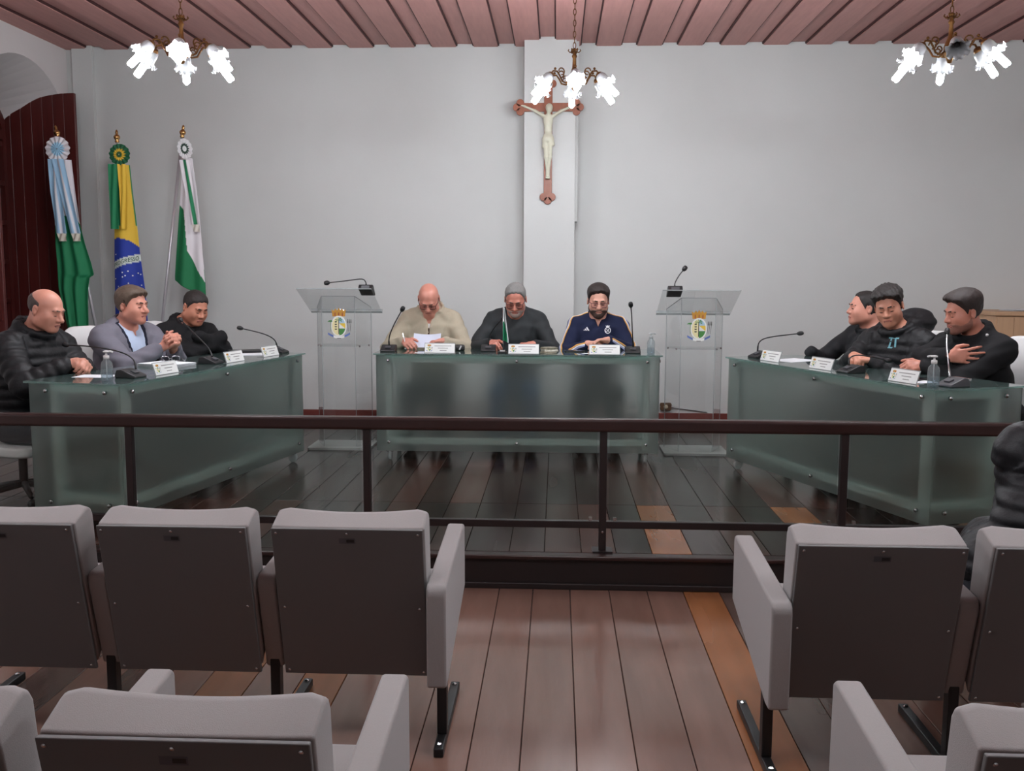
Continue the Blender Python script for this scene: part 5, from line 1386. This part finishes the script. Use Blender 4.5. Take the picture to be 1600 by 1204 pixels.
# flag with pale blue ribbons
t, fn, uv, ox, oz = flag('ceremonial_flag', 'green and white flag with pale blue ribbons, on the pole leaning to the shutter', (gx(88), gz(203)), (-3.94, 0.24),
    [(250, 88, 113), (300, 86, 117), (345, 84, 122), (380, 83, 130), (410, 84, 139), (428, 84, 143), (432, 84, 136), (450, 84, 133), (470, 88, 132), (520, 96, 132)],
    lambda u, v, s: WH if v < 350-14*math.sin(3*s) else GRN, (2.6, 0.05, 0.4))
rosette(t, ox, oz, 99.5, 235, 0.106, (226, 222, 226), (150, 194, 220), (150, 194, 220), -0.13)
for pth in (((93, 250), (94, 300), (100, 364)), ((100, 250), (110, 300), (123, 364))):
    strip(t, ox, oz, pth, 17, lambda s, r: (222, 220, 226) if 0.36 < s < 0.64 else LBL, -0.125-0.01*(pth[0][0] > 95))
    strip(t, ox, oz, (pth[-1], (pth[-1][0]+1.5, 376)), 13, lambda s, r: (206, 200, 186), -0.125-0.01*(pth[0][0] > 95), 'fringe')
# national flag with the band of lettering
band = lambda u: 414-(u-173)*0.47+0.004*(u-173)**2
def bcol(u, v, s):
    cap_ = ip(u, (172, 185, 200, 214, 224), (372, 370, 374, 384, 395))
    if v < 352: return GRN if u < 190 or s > 0.94 else YEL
    if v < cap_: return YEL
    c = band(u)
    if abs(v-c) < 5.6: return (214, 222, 216)
    return BLUE if not (u > 217-0.02*(v-380) and v < 372) else YEL
t, fn, uv, ox, oz = flag('ceremonial_flag', 'blue, yellow and green flag with lettered band, on the middle pole', (gx(182.5), gz(210)), (-3.77, 0.24),
    [(258, 179, 204), (300, 177, 207), (350, 176, 212), (400, 174, 216), (450, 173, 222), (520, 172, 226)], bcol, (1.2, 0.04, 2.6))
rosette(t, ox, oz, 195, 243.5, 0.09, (22, 92, 60), (222, 182, 60), (40, 84, 44), -0.13)
strip(t, ox, oz, ((185, 258), (184, 300), (184, 357)), 14, lambda s, r: GRN, -0.13)
strip(t, ox, oz, ((198, 258), (199, 300), (198, 357)), 12, lambda s, r: YEL, -0.125)
def surf_at(u, v, fnq=fn, uvq=uv, lift=0.006):
    vs0, vs1 = 258, 520; r = (v-vs0)/(vs1-vs0); l, rr = uvq(0, r)[0], uvq(1, r)[0]
    p = fnq((u-l)/(rr-l), r); return (p[0], p[1]-lift, p[2])
fc = bpy.data.curves.new('band_text', 'FONT'); fc.body = 'PROGRESSO'; fc.size = 1.0
fo = bpy.data.objects.new('band_text', fc); COL.objects.link(fo)
bpy.context.view_layer.update()
tm = bpy.data.meshes.new_from_object(fo.evaluated_get(bpy.context.evaluated_depsgraph_get()))
bpy.data.objects.remove(fo)
xs_ = [v.co.x for v in tm.vertices]; x0, x1 = min(xs_), max(xs_)
for v in tm.vertices:
    u = 174.5+(v.co.x-x0)/(x1-x0)*39.5; vv = band(u)+3.2-v.co.y/0.7*6.4
    v.co = surf_at(u, vv, lift=0.007)
tm.materials.clear(); tm.materials.append(pr('band_green', (24, 84, 60), 0.7))
to = bpy.data.objects.new('band_lettering', tm); COL.objects.link(to); to.parent = t
st = MB()
for (u, v) in ((178, 396), (214, 404), (190, 409), (190, 424), (198, 422), (204, 429), (194, 429), (190, 431), (212, 425), (216, 427), (182, 446), (176, 434), (198, 441), (208, 447), (217, 444)):
    P_ = []
    for i in range(10):
        r_ = 1.5 if i % 2 == 0 else 0.75; a = PI/2+i*PI/5; P_.append(surf_at(u+r_*math.cos(a), v-r_*math.sin(a), lift=0.006))
    st.add(P_, [tuple(range(10))])
so = st.build('stars', C_WHT, t, fixn=False)
# state flag with white band
def pcol(u, v, s):
    e = ip(v, (316, 328, 345, 390, 420, 440, 460), (277, 288, 290, 292, 306, 318, 326))
    if v > 316 and u < e: return (20, 112, 68)
    if u > ip(v, (330, 400, 460), (330, 316, 317)) : return (20, 112, 68)
    return WH
t, fn, uv, ox, oz = flag('ceremonial_flag', 'green flag with a white diagonal band, on the pole leaning away from the shutter', (gx(286), gz(203)), (-3.60, 0.24),
    [(248, 287, 302), (300, 282, 308), (345, 277, 312), (400, 271, 315), (430, 268, 317), (436, 268, 317.5)], pcol, (1.7, 0.04, 1.0), bottom=lambda s: 30*s)
rosette(t, ox, oz, 296, 235, 0.085, (222, 220, 222), (30, 56, 44), (220, 220, 220), -0.13, R(66))
strip(t, ox, oz, ((295, 252), (302, 300), (309, 350)), 15, lambda s, r: (24, 118, 76) if 0.3 < s < 0.66 else (222, 216, 220), -0.125)
strip(t, ox, oz, ((309, 350), (310.5, 361)), 11, lambda s, r: (206, 200, 190), -0.125, 'fringe')
# small table flag
t = thing('table_flag', 'small white and green table flag beside a microphone', 'flag', (-0.393, 7.03, T))
c = MB(); c.prism(rrect(-0.032, -0.025, 0.032, 0.025, 0.006), 0, 0.014, fXY); c.prism(rrect(-0.022, -0.018, 0.022, 0.018, 0.006), 0.014, 0.026, fXY); c.build('base', M_BLACK, t, bevel=0.002)
MB().box((-0.018, -0.0185, 0.016), (0.018, -0.0178, 0.0245)).build('base_label', M_WHITE, t)
MB().tube([(0.004, 0, 0.026), (0.004, 0, 0.335)], 0.003, 8).build('pole', M_CHROME, t, smooth=True)
def fn(s, r):
    w_ = 0.012+0.028*min(1, r*1.1); return (0.004+s*w_, -0.006-0.012*math.sin(2*PI*s*1.3+1.5*r), 0.332-0.235*r-0.02*s*(r > 0.0)*r)
cloth_sheet('flag_cloth', fn, lambda s, r: (28, 134, 92) if (r > 0.42 and s < 0.35+0.9*(r-0.42)*1.6 and s < 0.82) else (222, 226, 226), t, 16, 60)

# ------------------------------------------------------------------ crucifix
t = thing('crucifix', 'brown wooden crucifix with an ivory figure on the white pillar', 'crucifix', (-0.09, 8.685, 2.16))
ZC = 0.82; HW = 0.245
c = MB()
c.box((-0.036, -0.012, 0.03), (0.036, 0.013, 1.02)); c.box((-HW, -0.0118, ZC-0.036), (-0.036, 0.0128, ZC+0.036)); c.box((0.036, -0.0118, ZC-0.036), (HW, 0.0128, ZC+0.036))
def disc(x, z, r): 
    c.prism([(x+r*math.cos(2*PI*i/18), z+r*math.sin(2*PI*i/18)) for i in range(18)], -0.0125, 0.0135, fXZ)
for (x, z, dx, dz) in ((0, 0.05, 0, -1), (-HW, ZC, -1, 0), (HW, ZC, 1, 0), (0, 1.02, 0, 1)):
    disc(x+dx*0.03, z+dz*0.03, 0.034); disc(x+dz*0.036, z+dx*0.036, 0.034); disc(x-dz*0.036, z-dx*0.036, 0.034)
c.build('cross', pr('crucifix_wood', (142, 78, 52), 0.4, noise=0.3, nscale=14, stretch=(4, 4, 0.6)), t, bevel=0.003)
fg = [E_((0.0, -0.045, 0.70), (0.043, 0.028, 0.06), 0.02), E_((0.0, -0.042, 0.62), (0.034, 0.025, 0.05), 0.03), E_((0, -0.045, 0.545), (0.048, 0.036, 0.045), 0.03), C((0.02, -0.045, 0.55), (0.042, -0.05, 0.50), 0.022, 0.018, 0.02), C((-0.02, -0.045, 0.55), (-0.035, -0.05, 0.48), 0.022, 0.02, 0.02),
      E_((0.008, -0.06, 0.80), (0.027, 0.03, 0.038), 0.012), C((0.0, -0.05, 0.74), (0.006, -0.055, 0.78), 0.016, 0.014, 0.012), E_((0.008, -0.05, 0.812), (0.032, 0.03, 0.034), 0.01)]
for s in (-1, 1):
    fg += [C((s*0.035, -0.045, 0.735), (s*0.115, -0.035, 0.785), 0.0165, 0.013, 0.012), C((s*0.115, -0.035, 0.785), (s*0.205, -0.022, ZC+0.005), 0.0125, 0.009, 0.008), C((s*0.205, -0.022, ZC+0.005), (s*0.232, -0.02, ZC+0.012), 0.010, 0.007, 0.006),
           C((s*0.02, -0.05, 0.53), (s*0.018, -0.065, 0.39), 0.021, 0.0165, 0.01), C((s*0.018, -0.065, 0.39), (s*0.006, -0.04, 0.265), 0.016, 0.010, 0.008), C((s*0.006, -0.04, 0.265), (s*0.008, -0.05, 0.225), 0.010, 0.009, 0.006)]
g = Grid(fg, 0.004); g.smooth = 1
v, q = g.mesh(); np_mesh('figure', v, q, pr('ivory', (206, 204, 184), 0.5, noise=0.1, nscale=40), t)
MB().box((-0.018, -0.05, 0.205), (0.018, -0.012, 0.225)).build('foot_rest', pr('ivory', (206, 204, 184)), t, bevel=0.003)

# ------------------------------------------------------------------ wall socket with lead
t = thing('wall_socket', 'old brown wall socket with a lead just above the baseboard', 'socket', (1.012, WALL_Y, 0.325))
p = [(-0.055, -0.02), (-0.045, -0.035), (0.045, -0.035), (0.055, -0.02), (0.05, 0), (0.055, 0.02), (0.045, 0.035), (-0.045, 0.035), (-0.055, 0.02), (-0.05, 0)]
MB().prism(p, -0.035, 0.0, fXZ).build('box', pr('socket_brown', (92, 66, 44), 0.5, noise=0.4, nscale=80), t, bevel=0.006)
d = MB(); d.lathe([(0, 0.041), (0.016, 0.04), (0.02, 0.036), (0.02, 0.03)], 14, 0, Matrix.Rotation(PI/2, 4, 'X')); d.build('insert', pr('socket_cream', (196, 184, 160), 0.5), t, smooth=True)
MB().tube([(0.05, -0.015, -0.01), (0.12, -0.012, -0.02), (0.25, -0.01, -0.035), (0.38, -0.012, -0.052)], 0.004, 6).build('lead', M_GREYP, t, smooth=True)

# ------------------------------------------------------------------ wooden cabinet with papers
M_PINE = pr('pine', (196, 158, 124), 0.5, noise=0.12, nscale=5, stretch=(5, 5, 0.6), rand=0.05)
t = thing('wooden_cabinet', 'pale wooden cabinet behind the man in the black coat', 'cabinet', (3.68, 8.35, PLAT))
MB().box((0.02, 0.02, 0), (1.16, 0.58, 1.03)).build('body', M_PINE, t)
MB().box((0, -0.01, 1.03), (1.18, 0.59, 1.065)).build('top', M_PINE, t, bevel=0.004)
for i in range(8):
    MB().box((0.025+0.14*i, 0.002, 0.42), (0.162+0.14*i, 0.02, 1.02)).build('board', M_PINE, t, bevel=0.002)
for i in range(2): 
    dr = MB().box((0.03+0.56*i, 0.0, 0.03), (0.58+0.56*i, 0.02, 0.40)).build('door', M_PINE, t, bevel=0.003)
    kq = MB(); kq.sphere((0.52 if i == 0 else 0.65, -0.012, 0.3), 0.013, 10); kq.build('knob', M_CHROME, dr)
sheet('loose white sheets on top of the wooden cabinet', 4.02, 8.60, 0.3, 0.21, 0.2, 5, PLAT+1.065, 'paper_stack')
